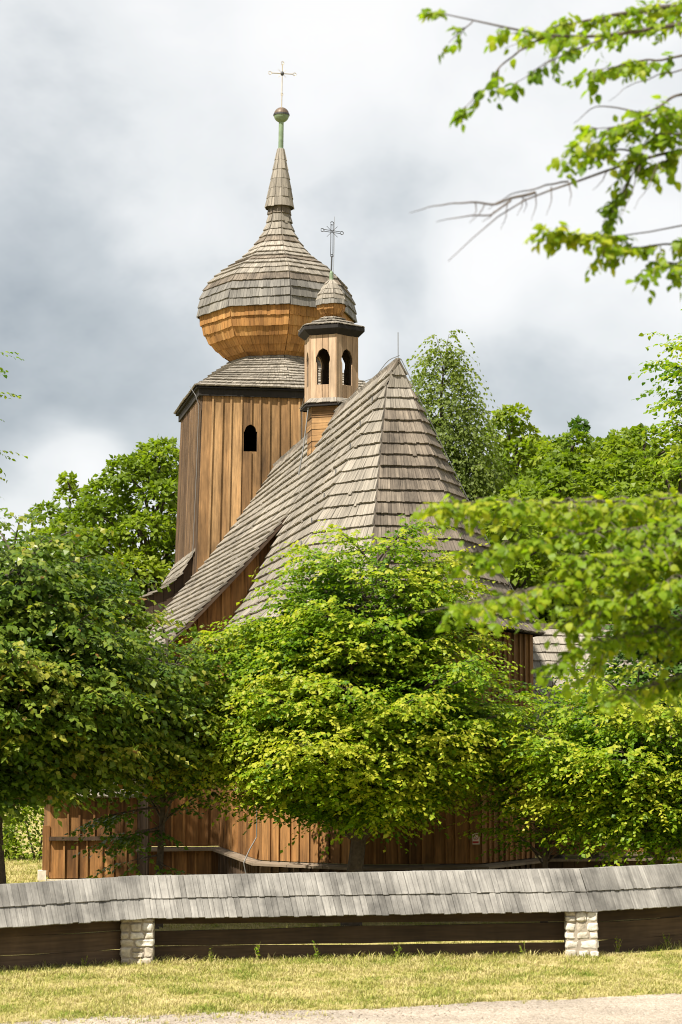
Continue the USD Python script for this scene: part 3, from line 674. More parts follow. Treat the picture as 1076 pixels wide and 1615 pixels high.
mb = MB(); tube(mb, [(cx_, CL, 22.5), (cx_, CL, 23.0), (cx_, CL, 23.9)], 0.016, 6); ringlet(mb, (cx_, CL, 23.95), 0.045, 0.012); ringlet(mb, (cx_, CL, 22.97), 0.035, 0.011)
cr = leaned(mb).put(church, "tower_cross", M["gilt"])
mb = MB(); tube(mb, [(cx_ - 0.34, CL, cz_), (cx_, CL, cz_), (cx_ + 0.34, CL, cz_)], 0.015, 6); ringlet(mb, (cx_ - 0.38, CL, cz_), 0.045, 0.012); ringlet(mb, (cx_ + 0.38, CL, cz_), 0.045, 0.012)
for a in (PI / 4, 3 * PI / 4, 5 * PI / 4, 7 * PI / 4):
    tube(mb, [(cx_, CL, cz_), (cx_ + 0.17 * math.cos(a), CL, cz_ + 0.17 * math.sin(a))], 0.006, 4)
leaned(mb).put(cr, "cross_arm", M["gilt"])
mb = MB(); s_ = trimesh.creation.icosphere(2, 0.055); mb.add(np.asarray(s_.vertices) * (1, 1, 1.3) + (cx_, CL, cz_), s_.faces); leaned(mb).put(cr, "hub", M["iron"])

# ---- ridge turret: a hexagonal bell turret with open arches
TL, TR = 7.4, 0.655
def hexring(z, r, off=0.0):
    a = np.arange(6) * PI / 3 + off
    return np.column_stack([r * np.sin(a), TL - r * np.cos(a), np.full(6, z)])
pb = hexring(0, TR)[:, :2]
ZT0, ZT1 = 11.50, 13.24
W6 = np.linalg.norm(pb[1] - pb[0])
for k in range(6):
    A_, B_ = pb[k], pb[(k + 1) % 6]
    mid = (A_ + B_) / 2 - np.array([0, TL])
    cen = W6 / 2
    hw = 0.155
    ok = arch(cen - hw, cen + hw, 11.985, 12.62, 12.87)
    body = Polygon([(cen - hw, 11.985), (cen + hw, 11.985), (cen + hw, 12.50), (cen + hw + 0.025, 12.56), (cen + hw + 0.025, 12.66), (cen + hw * 0.7, 12.82), (cen, 12.88), (cen - hw * 0.7, 12.82), (cen - hw - 0.025, 12.66), (cen - hw - 0.025, 12.56), (cen - hw, 12.50)])
    if (np.cross(np.append(B_ - A_, 0), (0, 0, 1))[:2] @ mid) < 0:
        A_, B_ = B_, A_
    wall("turret_wall", A_, B_, ZT0, ZT1, M["turret_board"], 0.165, mid, 0.0, [body], depth=0.03, tone=(0.35, 0.9) )
mb = MB()
for k in range(6):
    c_ = hexring(0, TR + 0.012)[k]
    tube(mb, [(c_[0], c_[1], ZT0), (c_[0], c_[1], ZT1)], 0.032, 6, 0.4)
mb.put(church, "turret_corner_post", M["turret_board"])
mb = MB()
v0, v1 = hexring(9.3, 0.60), hexring(11.42, 0.60)
for k in range(6):
    k2 = (k + 1) % 6
    mb.add([v0[k], v0[k2], v1[k2], v1[k]], [[0, 1, 2, 3]], [(0, 0), (2.1, 0), (2.1, 0.6), (0, 0.6)], 0.45)
tb = mb.put(church, "turret_base", M["core"])
for i_b, z in enumerate(np.arange(9.6, 11.36, 0.145)):
    mb = MB()
    lo6, hi6 = hexring(z, 0.625 + 0.008 * (i_b % 2)), hexring(z + 0.14, 0.618 + 0.008 * (i_b % 2))
    for k in range(6):
        k2 = (k + 1) % 6
        r0 = rng.uniform(0, 30)
        mb.add([lo6[k], lo6[k2], hi6[k2], hi6[k]], [[0, 1, 2, 3]], [(r0, 0), (r0, 0.6), (r0 + 0.14, 0.6), (r0 + 0.14, 0)], rng.uniform(0.1, 0.6))
    mb.put(tb, "horizontal_board", M["tower_board"])
def hex_roof(name, prof, mat, w=0.09, parent=church, lift=0.04, sides=6):
    dk = MB()
    rr = lambda z, r: np.column_stack([r * np.sin(np.arange(sides) * 2 * PI / sides), TL - r * np.cos(np.arange(sides) * 2 * PI / sides), np.full(sides, z)])
    for (za, ra), (zb, rb) in zip(prof[:-1], prof[1:]):
        A_, B_ = rr(za, ra), rr(zb, rb)
        for k in range(sides):
            dk.add([B_[k], B_[(k + 1) % sides], A_[(k + 1) % sides], A_[k]], [[0, 1, 2, 3]])
    path = dk.put(church, name, M["deck"])
    for i_, ((za, ra), (zb, rb)) in enumerate(zip(prof[:-1], prof[1:])):
        A_, B_ = rr(za, ra), rr(zb, rb)
        mb = MB()
        for k in range(sides):
            k2 = (k + 1) % sides
            mid = (A_[k] + A_[k2] + B_[k] + B_[k2]) / 4 - np.array([0, TL, 0]); mid[2] = 0.3 if rb >= ra else -0.2
            course(mb, A_[k], A_[k2], B_[k], B_[k2], face_normal(A_[k], A_[k2], B_[k], B_[k2], mid), w=w, lift=lift, thick=0.02, up=0.15, tone0=0.55)
        mb.put(path, "shingle_course", M[mat(i_)])
    return path
hex_roof("turret_skirt", [(11.66, 0.66), (11.50, 0.80)], lambda i: "shingle")
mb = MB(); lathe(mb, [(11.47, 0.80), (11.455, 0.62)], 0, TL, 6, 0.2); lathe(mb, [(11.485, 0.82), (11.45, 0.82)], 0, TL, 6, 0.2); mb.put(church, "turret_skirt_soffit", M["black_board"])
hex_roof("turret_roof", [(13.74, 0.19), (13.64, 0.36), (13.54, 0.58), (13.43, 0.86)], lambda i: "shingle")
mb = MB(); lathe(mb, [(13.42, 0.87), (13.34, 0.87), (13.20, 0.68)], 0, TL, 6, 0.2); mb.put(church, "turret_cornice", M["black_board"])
hex_roof("turret_bulb", [(14.68, 0.06), (14.56, 0.165), (14.42, 0.25), (14.29, 0.33), (14.16, 0.375), (14.03, 0.385)], lambda i: "grey_shingle" if i > 3 else "shingle", 0.075, lift=0.024, sides=8)
hex_roof("turret_bulb_underside", [(14.06, 0.355), (13.93, 0.325), (13.82, 0.25), (13.73, 0.16)], lambda i: "fresh_shingle", 0.08, lift=0.02, sides=8)
mb = MB(); lathe(mb, [(14.64, 0.075), (14.72, 0.055), (14.86, 0.045), (14.92, 0.02)], 0, TL, 10); mb.put(church, "turret_copper_tip", M["verdigris"])
mb = MB()
tube(mb, [(0, TL, 14.88), (0.012, TL, 15.3)], 0.02, 6)
for o in (-0.028, 0.028):
    tube(mb, [(0.012 + o, TL, 15.3), (0.02 + o, TL, 16.08)], 0.010, 5)
ringlet(mb, (0.02, TL, 16.12), 0.042, 0.011); ringlet(mb, (0.012, TL, 15.3), 0.035, 0.01)
tc_ = mb.put(church, "turret_cross", M["iron"])
mb = MB()
for o in (-0.022, 0.022):
    tube(mb, [(-0.20, TL, 15.935 + o), (0.24, TL, 15.89 + o)], 0.009, 5)
ringlet(mb, (-0.225, TL, 15.94), 0.04, 0.011); ringlet(mb, (0.265, TL, 15.885), 0.04, 0.011)
for a in np.array([0.25, 0.75, 1.25, 1.75]) * PI:
    tube(mb, [(0.02, TL, 15.91), (0.02 + 0.19 * math.cos(a), TL, 15.91 + 0.19 * math.sin(a))], 0.006, 4)
mb.put(tc_, "cross_arm", M["iron"])
mb = MB(); tube(mb, [(0.05, TL - 0.04, 14.8), (0.075, TL - 0.04, 16.28)], 0.005, 4); mb.put(church, "turret_lightning_rod", M["zinc"])

# ---- small lean-to roof beside the tower foot
WR = np.array([(-2.25, 8.80), (-2.67, 8.05), (-3.18, 7.66), (-3.76, 7.43), (-4.4, 7.2)])
wd_ = MB()
for (xa, za), (xb, zb) in zip(WR[:-1], WR[1:]):
    wd_.add([(xb, 16.6, zb), (xa, 16.6, za), (xa, 21.5, za), (xb, 21.5, zb)], [[0, 1, 2, 3]])
wroof = wd_.put(church, "tower_lean_to_roof", M["deck"])
pr = resample(WR[:4], 0.27)
for (xa, za), (xb, zb) in zip(pr[:-1], pr[1:]):
    tl, tr, bl, br = (xa, 16.55, za), (xa, 21.5, za), (xb, 16.55, zb), (xb, 21.5, zb)
    mb = MB(); course(mb, tl, tr, bl, br, face_normal(tl, tr, bl, br, (-1, 0, 1)), w=0.12, lift=0.045, tone0=0.6); mb.put(wroof, "shingle_course", M["shingle"])
wall("tower_lean_to_wall", (-3.62, 16.72), (-2.3, 16.72), 5.0, lambda u: float(np.interp(-(-3.62 + u), -WR[:, 0], WR[:, 1])) - 0.06, M["dark_board"], 0.26, (0, -1), 0.0)

# ---- lightning conductors
def wire(name, pts, r=0.011, holder=church):
    mb = MB(); tube(mb, pts, r, 5); return mb.put(holder, name, M["zinc"])
wire("lightning_cable", [(0.02, y, ZA + 0.16 + 0.05 * math.sin(y * 2.2)) for y in np.arange(-0.4, 6.7, 0.35)], 0.008)
wire("lightning_cable", [(0.0, y, ZA + 0.10 - 0.10 * max(0, (y - 8) / 8) + 0.04 * math.sin(y * 3)) for y in np.arange(8.1, 16.2, 0.35)], 0.008)
wire("lightning_rod", [(0.0, -0.38, ZA - 0.02), (0.0, -0.38, ZA + 0.62)], 0.009)
wire("lightning_cable", [(c1(t, 1)[0] + 0.06, c1(t, 1)[1] - 0.02, ZA - t + 0.05) for t in np.linspace(0.0, 5.2, 14)], 0.009)
wire("lightning_cable", [(-0.62, TL - 0.35, 11.5), (-0.78, TL - 0.5, 10.4), (-0.9, TL - 0.55, 9.75)], 0.016)
for z0_ in (0,):
    wire("lightning_cable", [(CV + 0.45, CL - 2.78, 13.62), (CV + 0.43, CL - 2.80, 13.35), (CV + 0.36, CL - 2.60, 13.0), (CV + 0.35, CL - 2.66, 11.0), (CV + 0.35, CL - 2.74, 9.9)], 0.009)
    wire("lightning_cable", [(CV - 2.85, CL - 2.3, 13.5), (CV - 2.70, CL - 2.5, 13.2), (CV - 2.62, CL - 2.58, 12.9), (CV - 2.68, CL - 2.62, 11.0), (CV - 2.78, CL - 2.7, 8.6)], 0.009)
wire("lightning_cable", [(-WW - 0.10, -WP + 0.14, 3.3), (-WW - 0.10, -WP + 0.14, 1.4), (-WW - 0.25, -WP + 0.1, 1.15), (-WW - 0.38, -WP + 0.0, 0.9), (-WW - 0.3, -WP, 0.5), (-WW - 0.15, -WP - 0.05, 0.05)], 0.013)
# snow hooks on the chancel slope
sh = MB()
for t in ts[3:-2:2]:
    x, yb, z = c1(t, -1)
    yy = yb + 0.35 + rng.uniform(-0.1, 0.3)
    bx(sh, (x - 0.07, yy, z + 0.02), (x - 0.045, yy + 0.02, z + 0.13), 0.3)
sh.put(church, "roof_hook", M["zinc"])

# church-to-world
def cw(x, y, z=0.0):
    c, s = math.cos(TH), math.sin(TH)
    return np.array([AX + c * x - s * y, AY + s * x + c * y, z])

# ------------------------------------------------------------------ no smoking plaque on the apse
sx = 1.08
pq = thing("warning_sign", "small white no smoking plaque with red band on the brown apse boards", "sign", cw(sx, -WQ - 0.075, 1.32), math.degrees(TH))
mb = MB(); bx(mb, (-0.078, 0, 0), (0.078, 0.006, 0.225)); mb.put(pq, "plate", M["plaque"])
mb = MB()
a = np.linspace(0, 2 * PI, 33)
for r0, r1 in ((0.060, 0.050),):
    o = np.column_stack([r0 * np.cos(a), np.full(33, -0.002), 0.145 + r0 * np.sin(a)]); i_ = np.column_stack([r1 * np.cos(a), np.full(33, -0.002), 0.145 + r1 * np.sin(a)])
    mb.add(np.vstack([o, i_]), [(k, k + 1, 33 + k + 1, 33 + k) for k in range(32)])
c45 = math.cos(PI / 4)
mb.add([(-0.058 * c45, -0.0025, 0.145 + 0.048 * c45), (-0.048 * c45, -0.0025, 0.145 + 0.058 * c45), (0.058 * c45, -0.0025, 0.145 - 0.048 * c45), (0.048 * c45, -0.0025, 0.145 - 0.058 * c45)], [[0, 1, 2, 3]])
mb.put(pq, "prohibition_ring", M["red_print"])
mb = MB(); bx(mb, (-0.026, -0.003, 0.118), (-0.004, -0.001, 0.126)); bx(mb, (-0.02, -0.003, 0.108), (-0.004, -0.001, 0.117)); mb.put(pq, "cigarette", M["dark_print"])
mb = MB(); bx(mb, (-0.064, -0.002, 0.022), (0.060, -0.001, 0.062)); mb.put(pq, "red_band", M["red_print"])

# ------------------------------------------------------------------ roofed fence
fence = thing("roofed_fence", "low plank fence under a grey shingled roof between stone pillars before the church", "fence", (0, 33, 0))
FO = np.array([0, 33.0, 0])
FP = [(-7.6, 29.7), (-3.02, 32.75), (3.65, 33.5), (8.5, 36.9)]
RHS, EHS = [1.13, 1.25, 1.275, 1.26], [0.66, 0.705, 0.71, 0.69]
fr = np.random.default_rng(21)
def fpoint(k, u):
    a, b = np.array(FP[k]), np.array(FP[k + 1])
    return a + (b - a) * u
EH, RH = 0.74, 1.24
fdeck = MB(); pieces = []
def fcorner(k, off, h):
    """A point of the fence line's vertex k moved sideways by off (mitred), height h above the ground."""
    p = np.array(FP[k])
    ds = [unit(np.array(FP[j + 1]) - np.array(FP[j])) for j in (k - 1, k) if 0 <= j < len(FP) - 1]
    d = unit(sum(ds)); n = np.array([d[1], -d[0]])
    p2 = p + n * off
    return np.array([p2[0], p2[1], float(ground_z(p[0], p[1])) + h])
for k in range(3):
    for sgn in (1, -1):
        e0, e1 = fcorner(k, 0.40 * sgn, EHS[k]), fcorner(k + 1, 0.40 * sgn, EHS[k + 1])
        r0, r1 = fcorner(k, 0.0, RHS[k]), fcorner(k + 1, 0.0, RHS[k + 1])
        fdeck.add(np.array([e0, e1, r1, r0]) - FO, [[0, 1, 2, 3]])
froof = fdeck.put(fence, "fence_roof", M["rail"])
for k in range(3):
    for sgn in (1, -1):
        E0, E1 = fcorner(k, 0.43 * sgn, EHS[k] - 0.03), fcorner(k + 1, 0.43 * sgn, EHS[k + 1] - 0.03)
        R0, R1 = fcorner(k, 0.0, RHS[k] + 0.012), fcorner(k + 1, 0.0, RHS[k + 1] + 0.012)
        Lk = np.linalg.norm(E1 - E0)
        nrm = unit(np.cross(E1 - E0, R0 - E0)); nrm = nrm if nrm[2] > 0 else -nrm
        rowsf = [(0.0, 0.50, 0.012, 0.028), (0.46, 1.0, 0.030, 0.055)]
        for (va, vb, l0, l1) in rowsf:
            w = 0.094 if sgn > 0 else 0.4
            n = int(Lk / w)
            cut = np.concatenate([[0], (np.arange(1, n) + fr.uniform(-0.2, 0.2, n - 1)) / n, [1]])
            hold = MB()
            for a_, b_ in zip(cut[:-1], cut[1:]):
                g = 0.0025 / Lk
                j_ = fr.uniform(-0.012, 0.012); lf = fr.uniform(-0.006, 0.007); tw = fr.uniform(-0.005, 0.005)
                pa = lambda u, v_: (E0 + (E1 - E0) * u) * (1 - v_) + (R0 + (R1 - R0) * u) * v_
                lo_v = va + j_
                P = [pa(a_ + g, lo_v) + nrm * (l1 + lf), pa(b_ - g, lo_v) + nrm * (l1 + lf + tw), pa(b_ - g, vb) + nrm * (l0 + lf + 0.02), pa(a_ + g, vb) + nrm * (l0 + lf + 0.02)]
                P += [p - nrm * 0.02 for p in P]
                r0 = fr.uniform(0, 40); wv = (b_ - a_) * Lk
                uv = [(r0, 0), (r0 + wv, 0), (r0 + wv, 0.32), (r0, 0.32)] * 2
                uv = [(a2, b2 + r0) for a2, b2 in uv]
                tone = float(np.clip(fr.normal(0.5, 0.14), 0, 1))
                if sgn > 0:
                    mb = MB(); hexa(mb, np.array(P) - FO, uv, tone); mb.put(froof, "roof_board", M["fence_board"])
                else:
                    hexa(hold, np.array(P) - FO, uv, tone)
            if sgn < 0:
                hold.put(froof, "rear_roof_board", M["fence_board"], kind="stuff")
# rails: three heavy planks to each bay, with gaps that show the lawn in the middle bay
def rail(k, u0, u1, za0, za1, zb0, zb1, thick=0.075, off=0.0):
    a, b = fpoint(k, u0), fpoint(k, u1)
    d = unit(b - a); n = np.array([d[1], -d[0]])
    ga, gb = float(ground_z(*a)), float(ground_z(*b))
    mb = MB()
    N = 9
    us = np.linspace(0, 1, N)
    lo = np.interp(us, [0, 1], [za0, zb0]) + fr.normal(0, 0.006, N); hi = np.interp(us, [0, 1], [za1, zb1]) + fr.normal(0, 0.006, N)
    pos = a + np.outer(us, b - a); g = ga + (gb - ga) * us
    ro = fr.uniform(0, 30)
    Vv, Ff, uv = [], [], []
    for i_ in range(N):
        for (dd, z) in ((1, lo[i_]), (1, hi[i_]), (-1, hi[i_]), (-1, lo[i_])):
            p = pos[i_] + n * (off + dd * thick / 2)
            Vv.append((p[0], p[1], g[i_] + z)); uv.append((z * 1.0 + ro, us[i_] * np.linalg.norm(b - a) + ro))
    for i_ in range(N - 1):
        for e in range(4):
            Ff.append((i_ * 4 + e, (i_ + 1) * 4 + e, (i_ + 1) * 4 + (e + 1) % 4, i_ * 4 + (e + 1) % 4))
    Ff += [(0, 1, 2, 3), ((N - 1) * 4 + 3, (N - 1) * 4 + 2, (N - 1) * 4 + 1, (N - 1) * 4)]
    mb.add(np.array(Vv) - FO, Ff, uv, fr.uniform(0.2, 0.8))
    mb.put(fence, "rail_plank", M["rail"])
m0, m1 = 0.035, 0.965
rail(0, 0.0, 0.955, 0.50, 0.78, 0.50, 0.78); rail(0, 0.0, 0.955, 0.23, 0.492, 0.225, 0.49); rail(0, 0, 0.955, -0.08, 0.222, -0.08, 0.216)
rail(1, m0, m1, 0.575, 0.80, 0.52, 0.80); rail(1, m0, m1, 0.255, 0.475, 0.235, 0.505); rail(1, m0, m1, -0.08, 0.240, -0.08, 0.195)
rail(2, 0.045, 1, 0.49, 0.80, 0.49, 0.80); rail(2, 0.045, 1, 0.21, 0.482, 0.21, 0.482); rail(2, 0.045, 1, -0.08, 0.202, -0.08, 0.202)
# pillars of rubble stone
def pillar(k, seed):
    rp = np.random.default_rng(seed)
    p = np.array(FP[k]); g = float(ground_z(*p))
    w, h, dpt = 0.50, 0.70, 0.46
    y0 = p[1] - 0.40
    mb = MB(); bx(mb, (p[0] - w / 2 + 0.02, y0 + 0.035 - FO[1], g - 0.15), (p[0] + w / 2 - 0.02, y0 + dpt - FO[1], g + h + 0.02))
    path = mb.put(fence, "stone_pillar", M["mortar"])
    z = -0.06
    while z < h - 0.02:
        hh = min(rp.uniform(0.10, 0.19), h - z)
        if h - z - hh < 0.06:
            hh = h - z
        nx = rp.choice([2, 3, 3])
        cut = np.concatenate([[0], np.sort((np.arange(1, nx) + rp.uniform(-0.28, 0.28, nx - 1)) / nx), [1]]) * w - w / 2
        for a, b in zip(cut[:-1], cut[1:]):
            parts = [(z, z + hh)] if rp.random() > 0.25 or hh < 0.15 else [(z, z + hh * 0.5), (z + hh * 0.5, z + hh)]
            for za, zb in parts:
                s = trimesh.creation.icosphere(2, 1.0)
                v = np.asarray(s.vertices)
                v = np.sign(v) * np.abs(v) ** 0.42
                v /= np.abs(v).max(0)
                v = v + 0.55 * (meshkit.fbm(np.asarray(s.vertices) * 1.7 + rp.uniform(0, 50, 3), 3)[:, None] - 0.5) * v + rp.normal(0, 0.012, v.shape)
                yaw = rp.uniform(-0.14, 0.14); tn_s = rp.uniform(0, 1)
                v = v * np.array([(b - a) / 2 - 0.004, 0.10, (zb - za) / 2 - 0.004])
                v[:, 0], v[:, 2] = v[:, 0] + yaw * v[:, 2], v[:, 2] - yaw * v[:, 0] * 0.6
                m = MB(); m.add(v + np.array([p[0] + (a + b) / 2 + rp.uniform(-0.006, 0.006), y0 + 0.115 + rp.uniform(-0.018, 0.015) - FO[1], g + (za + zb) / 2]), s.faces, None, tn_s)
                m.put(path, "stone", M["rubble"], smooth=True)
                if a < -w / 2 + 0.01 or b > w / 2 - 0.01:
                    m = MB(); m.add(v * np.array([0.8, 1.1, 1]) + np.array([p[0] + (a + b) / 2, y0 + 0.33 - FO[1], g + (za + zb) / 2]), s.faces, None, tn_s)
                    m.put(path, "stone", M["rubble"], smooth=True)
        z += hh
pillar(1, 5); pillar(2, 9)

# ------------------------------------------------------------------ trees
UP = np.array([0, 0, 1.0])
LEAF = np.array([(0, 0, 0), (-0.40, 0.26, 0.07), (0.40, 0.26, 0.07), (-0.36, 0.62, 0.05), (0.36, 0.62, 0.05), (0, 1.06, -0.10)])
LEAF_F = np.array([(0, 2, 1), (1, 2, 4), (1, 4, 3), (3, 4, 5)])
LEAF4 = np.array([(0, 0, 0), (-0.40, 0.45, 0.06), (0.40, 0.45, 0.06), (0, 1.05, -0.06)])
LEAF4_F = np.array([(0, 2, 1), (1, 2, 3)])
def add_leaves(mb, P, D, Nn, size, tone, simple=False):
    D = unit(D); Nn = unit(Nn - (Nn * D).sum(1, keepdims=True) * D); S = np.cross(D, Nn)
    shape, fc = (LEAF4, LEAF4_F) if simple else (LEAF, LEAF_F)
    k = len(shape)
    v = P[:, None] + size[:, None, None] * (shape[None, :, 0:1] * S[:, None] + shape[None, :, 1:2] * D[:, None] + shape[None, :, 2:3] * Nn[:, None])
    f = (fc[None] + k * np.arange(len(P))[:, None, None]).reshape(-1, 3)
    mb.add(v.reshape(-1, 3), f, None, np.repeat(tone, k))

def shoots_to_leaves(mb, r, S, V, Ls, m, size, tone, droop=0.35, hang=0.5, simple=False, up=0.9):
    """m leaves, left and right in turn, along each of the shoots S + V * Ls."""
    n = len(S)
    fr_ = (np.arange(m) + 0.6) / m
    side = unit(np.cross(V, UP) + r.normal(0, 0.05, V.shape))
    P = S[:, None] + V[:, None] * (Ls[:, None, None] * fr_[None, :, None])
    P[..., 2] -= droop * Ls[:, None] * fr_[None] ** 2
    sg = np.where(np.arange(m) % 2 == 0, 1.0, -1.0)
    D = sg[None, :, None] * side[:, None] * 0.9 + V[:, None] * 0.7 - UP * hang + r.normal(0, 0.35, (n, m, 3))
    Nn = UP * up + V[:, None] * 0.25 + r.normal(0, 0.34, (n, m, 3))
    sz = size * r.uniform(0.6, 1.2, (n, m))
    tn_ = np.clip(tone[:, None] + r.normal(0, 0.12, (n, m)), 0, 0.95)
    tn_ = np.where(r.random((n, m)) < 0.006, 1.0, tn_)
    add_leaves(mb, P.reshape(-1, 3), D.reshape(-1, 3), Nn.reshape(-1, 3), sz.ravel(), tn_.ravel(), simple)

def bez(a, b, c, n):
    s = np.linspace(0, 1, n)[:, None]
    return a * (1 - s) ** 2 + 2 * b * s * (1 - s) + c * s * s

def tree(name, label, cat_group, base, env, lean_x=0.0, trunk_r=0.15, trunk_top=None, nlimb=50, leaf=0.07, per=9, mats=("leaf_linden", "bark"), seed=1, sec_step=0.17, twig_step=0.11,
         rise=0.62, arch_=0.06, droop=0.22, hang=0.5, tip_tone=0.75, in_tone=0.25, simple=False, zmin_limb=0.8, sec_len=0.34, limb_mesh=True, az_only=None, squash=1.0, up=0.9, limb_k=1.0, extra=(), flat=0.11, limb_tone=0.10):
    r = np.random.default_rng(seed)
    base = np.asarray(base, float)
    path = thing(name, label, "tree", base, 0, cat_group)
    env = np.array(env, float)
    z0, z1 = env[0, 0], env[-1, 0]
    top = trunk_top or z1 * 0.93
    zz = np.linspace(-0.3, top, 14)
    cx = lambda z: lean_x * np.clip(z / z1, 0, 1) ** 1.2
    wob = 0.04 * trunk_r / 0.15
    axis = np.column_stack([cx(zz) + wob * np.sin(zz * 1.9 + seed), wob * np.cos(zz * 1.4 + seed * 2), zz])
    rad = trunk_r * (1 - np.clip(zz / top, 0, 1)) ** 0.75 + 0.012
    rad[:2] *= 1.25
    tb_ = MB(); tube(tb_, axis, rad, 10)
    ax_at = lambda z: np.array([np.interp(z, zz, axis[:, 0]), np.interp(z, zz, axis[:, 1]), z])
    # limb tips spread over the envelope
    zs = np.linspace(z0, z1, 200)
    Rz = np.interp(zs, env[:, 0], env[:, 1])
    pdf = Rz + 0.12 * Rz.max(); cdf = np.cumsum(pdf) / pdf.sum()
    bm, lm = MB(), MB()
    S, V, Ls, To = [], [], [], []
    for i_ in range(nlimb + len(extra)):
        lt = r.normal(0, limb_tone)
        zt = float(np.interp((min(i_, nlimb - 1) + r.uniform(0.1, 0.9)) / nlimb, cdf, zs))
        az = i_ * 2.39996 + r.uniform(-0.35, 0.35)
        if az_only is not None:
            az = az_only[0] + (az_only[1] - az_only[0]) * ((i_ * 0.618034) % 1.0)
        R = float(np.interp(zt, env[:, 0], env[:, 1])) * r.uniform(0.72, 1.08)
        o = np.array([math.cos(az), math.sin(az) * squash, 0])
        zs_ = np.clip(zt - rise * R - r.uniform(0, 0.3), zmin_limb, top * 0.97)
        A_ = ax_at(zs_); c_ = np.array([cx(zt), 0, 0])
        Cc = np.array([c_[0], 0, zt]) + o * R
        if i_ >= nlimb:
            Cc = np.array(extra[i_ - nlimb], float); zt = Cc[2]; R = float(np.hypot(Cc[0] - A_[0], Cc[1])); A_ = ax_at(np.clip(zt + 0.15 * R, zmin_limb, top * 0.97))
        Bc = (A_ * 0.45 + Cc * 0.55); Bc[2] = A_[2] + (Cc[2] - A_[2]) * 0.72 + arch_ * R
        pts = bez(A_, Bc, Cc, 9)
        seg = np.linalg.norm(np.diff(pts, axis=0), axis=1); Ltot = seg.sum()
        if limb_mesh:
            r_l = min(trunk_r * 0.42, 0.012 + 0.017 * Ltot) * limb_k
            tube(bm, pts, np.linspace(r_l, 0.006, 9), 5)
        ns = max(3, int(Ltot / sec_step))
        s_ = np.sort(r.uniform(0.22, 1.0, ns)); s_[-1] = 1.0
        d_ = np.concatenate([[0], np.cumsum(seg)]) / Ltot
        P = np.column_stack([np.interp(s_, d_, pts[:, k]) for k in range(3)])
        tan = unit(np.column_stack([np.interp(s_, d_, np.gradient(pts[:, k])) for k in range(3)]))
        sg = np.where(np.arange(ns) % 2 == 0, 1, -1) * r.uniform(0.5, 1.15, ns)
        sg[-1] *= 0.1
        ca, sa = np.cos(sg), np.sin(sg)
        dv = np.column_stack([tan[:, 0] * ca - tan[:, 1] * sa, tan[:, 0] * sa + tan[:, 1] * ca, tan[:, 2] * 0.75 + r.normal(-0.06, flat, ns)])
        dv = unit(dv)
        sl = (0.20 + sec_len * R * (1.05 - s_)) * r.uniform(0.7, 1.25, ns)
        for q_ in range(ns):
            nt = max(2, int(sl[q_] / twig_step))
            u_ = (np.arange(nt) + r.uniform(0.2, 1.0, nt)) / nt
            pq_ = P[q_] + dv[q_] * (sl[q_] * u_)[:, None]
            pq_[:, 2] -= droop * 0.5 * sl[q_] * u_ ** 2
            ang = np.where(np.arange(nt) % 2 == 0, 1, -1) * r.uniform(0.3, 1.1, nt)
            ang[-1] *= 0.2
            cb, sb2 = np.cos(ang), np.sin(ang)
            tv = np.column_stack([dv[q_][0] * cb - dv[q_][1] * sb2, dv[q_][0] * sb2 + dv[q_][1] * cb, np.full(nt, dv[q_][2] * 0.6) + r.normal(-0.10, flat, nt)])
            S.append(pq_); V.append(unit(tv)); Ls.append(r.uniform(1.1, 2.4, nt) * leaf * per * 0.36)
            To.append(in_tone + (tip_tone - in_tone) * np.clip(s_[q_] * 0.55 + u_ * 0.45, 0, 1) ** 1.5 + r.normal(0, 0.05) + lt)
            if limb_mesh and sl[q_] > 0.3:
                tube(bm, np.array([P[q_], pq_[nt // 2], pq_[-1]]), np.array([0.009, 0.006, 0.003]), 3, cap=False)
    S, V, Ls, To = np.vstack(S), np.vstack(V), np.concatenate(Ls), np.concatenate(To)
    shoots_to_leaves(lm, r, S, V, Ls, per, leaf, To, droop, hang, simple, up)
    tb_.put(path, "trunk", M[mats[1]], smooth=True)
    if limb_mesh:
        bm.put(path, "limbs", M[mats[1]])
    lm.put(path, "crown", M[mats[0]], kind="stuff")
    return path, len(S) * per

stats = {}
g0 = lambda x, y: (x, y, float(ground_z(x, y)))
# young linden in front of the apse
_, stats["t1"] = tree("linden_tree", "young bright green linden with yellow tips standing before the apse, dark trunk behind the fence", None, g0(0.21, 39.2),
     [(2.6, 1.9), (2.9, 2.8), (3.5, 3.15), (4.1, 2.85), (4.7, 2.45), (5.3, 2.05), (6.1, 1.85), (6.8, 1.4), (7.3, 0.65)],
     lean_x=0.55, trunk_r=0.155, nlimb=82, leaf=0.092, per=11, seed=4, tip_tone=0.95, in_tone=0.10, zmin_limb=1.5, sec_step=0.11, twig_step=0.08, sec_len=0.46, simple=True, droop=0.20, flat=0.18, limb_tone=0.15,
     extra=[(-1.3, -0.9, 2.5), (0.3, -1.1, 2.0), (-0.3, -0.8, 1.95), (0.7, -0.9, 2.15), (-2.8, 0.0, 3.5), (-2.7, 0.4, 4.2), (-2.1, 0.4, 5.0), (-2.8, -0.5, 3.0), (2.8, 0.3, 3.7), (2.9, -0.4, 3.1), (-3.4, -0.3, 3.4), (-3.3, 0.2, 4.1), (-3.0, 0.2, 4.7), (-3.3, -0.6, 2.9), (-2.5, 0.3, 5.3)])
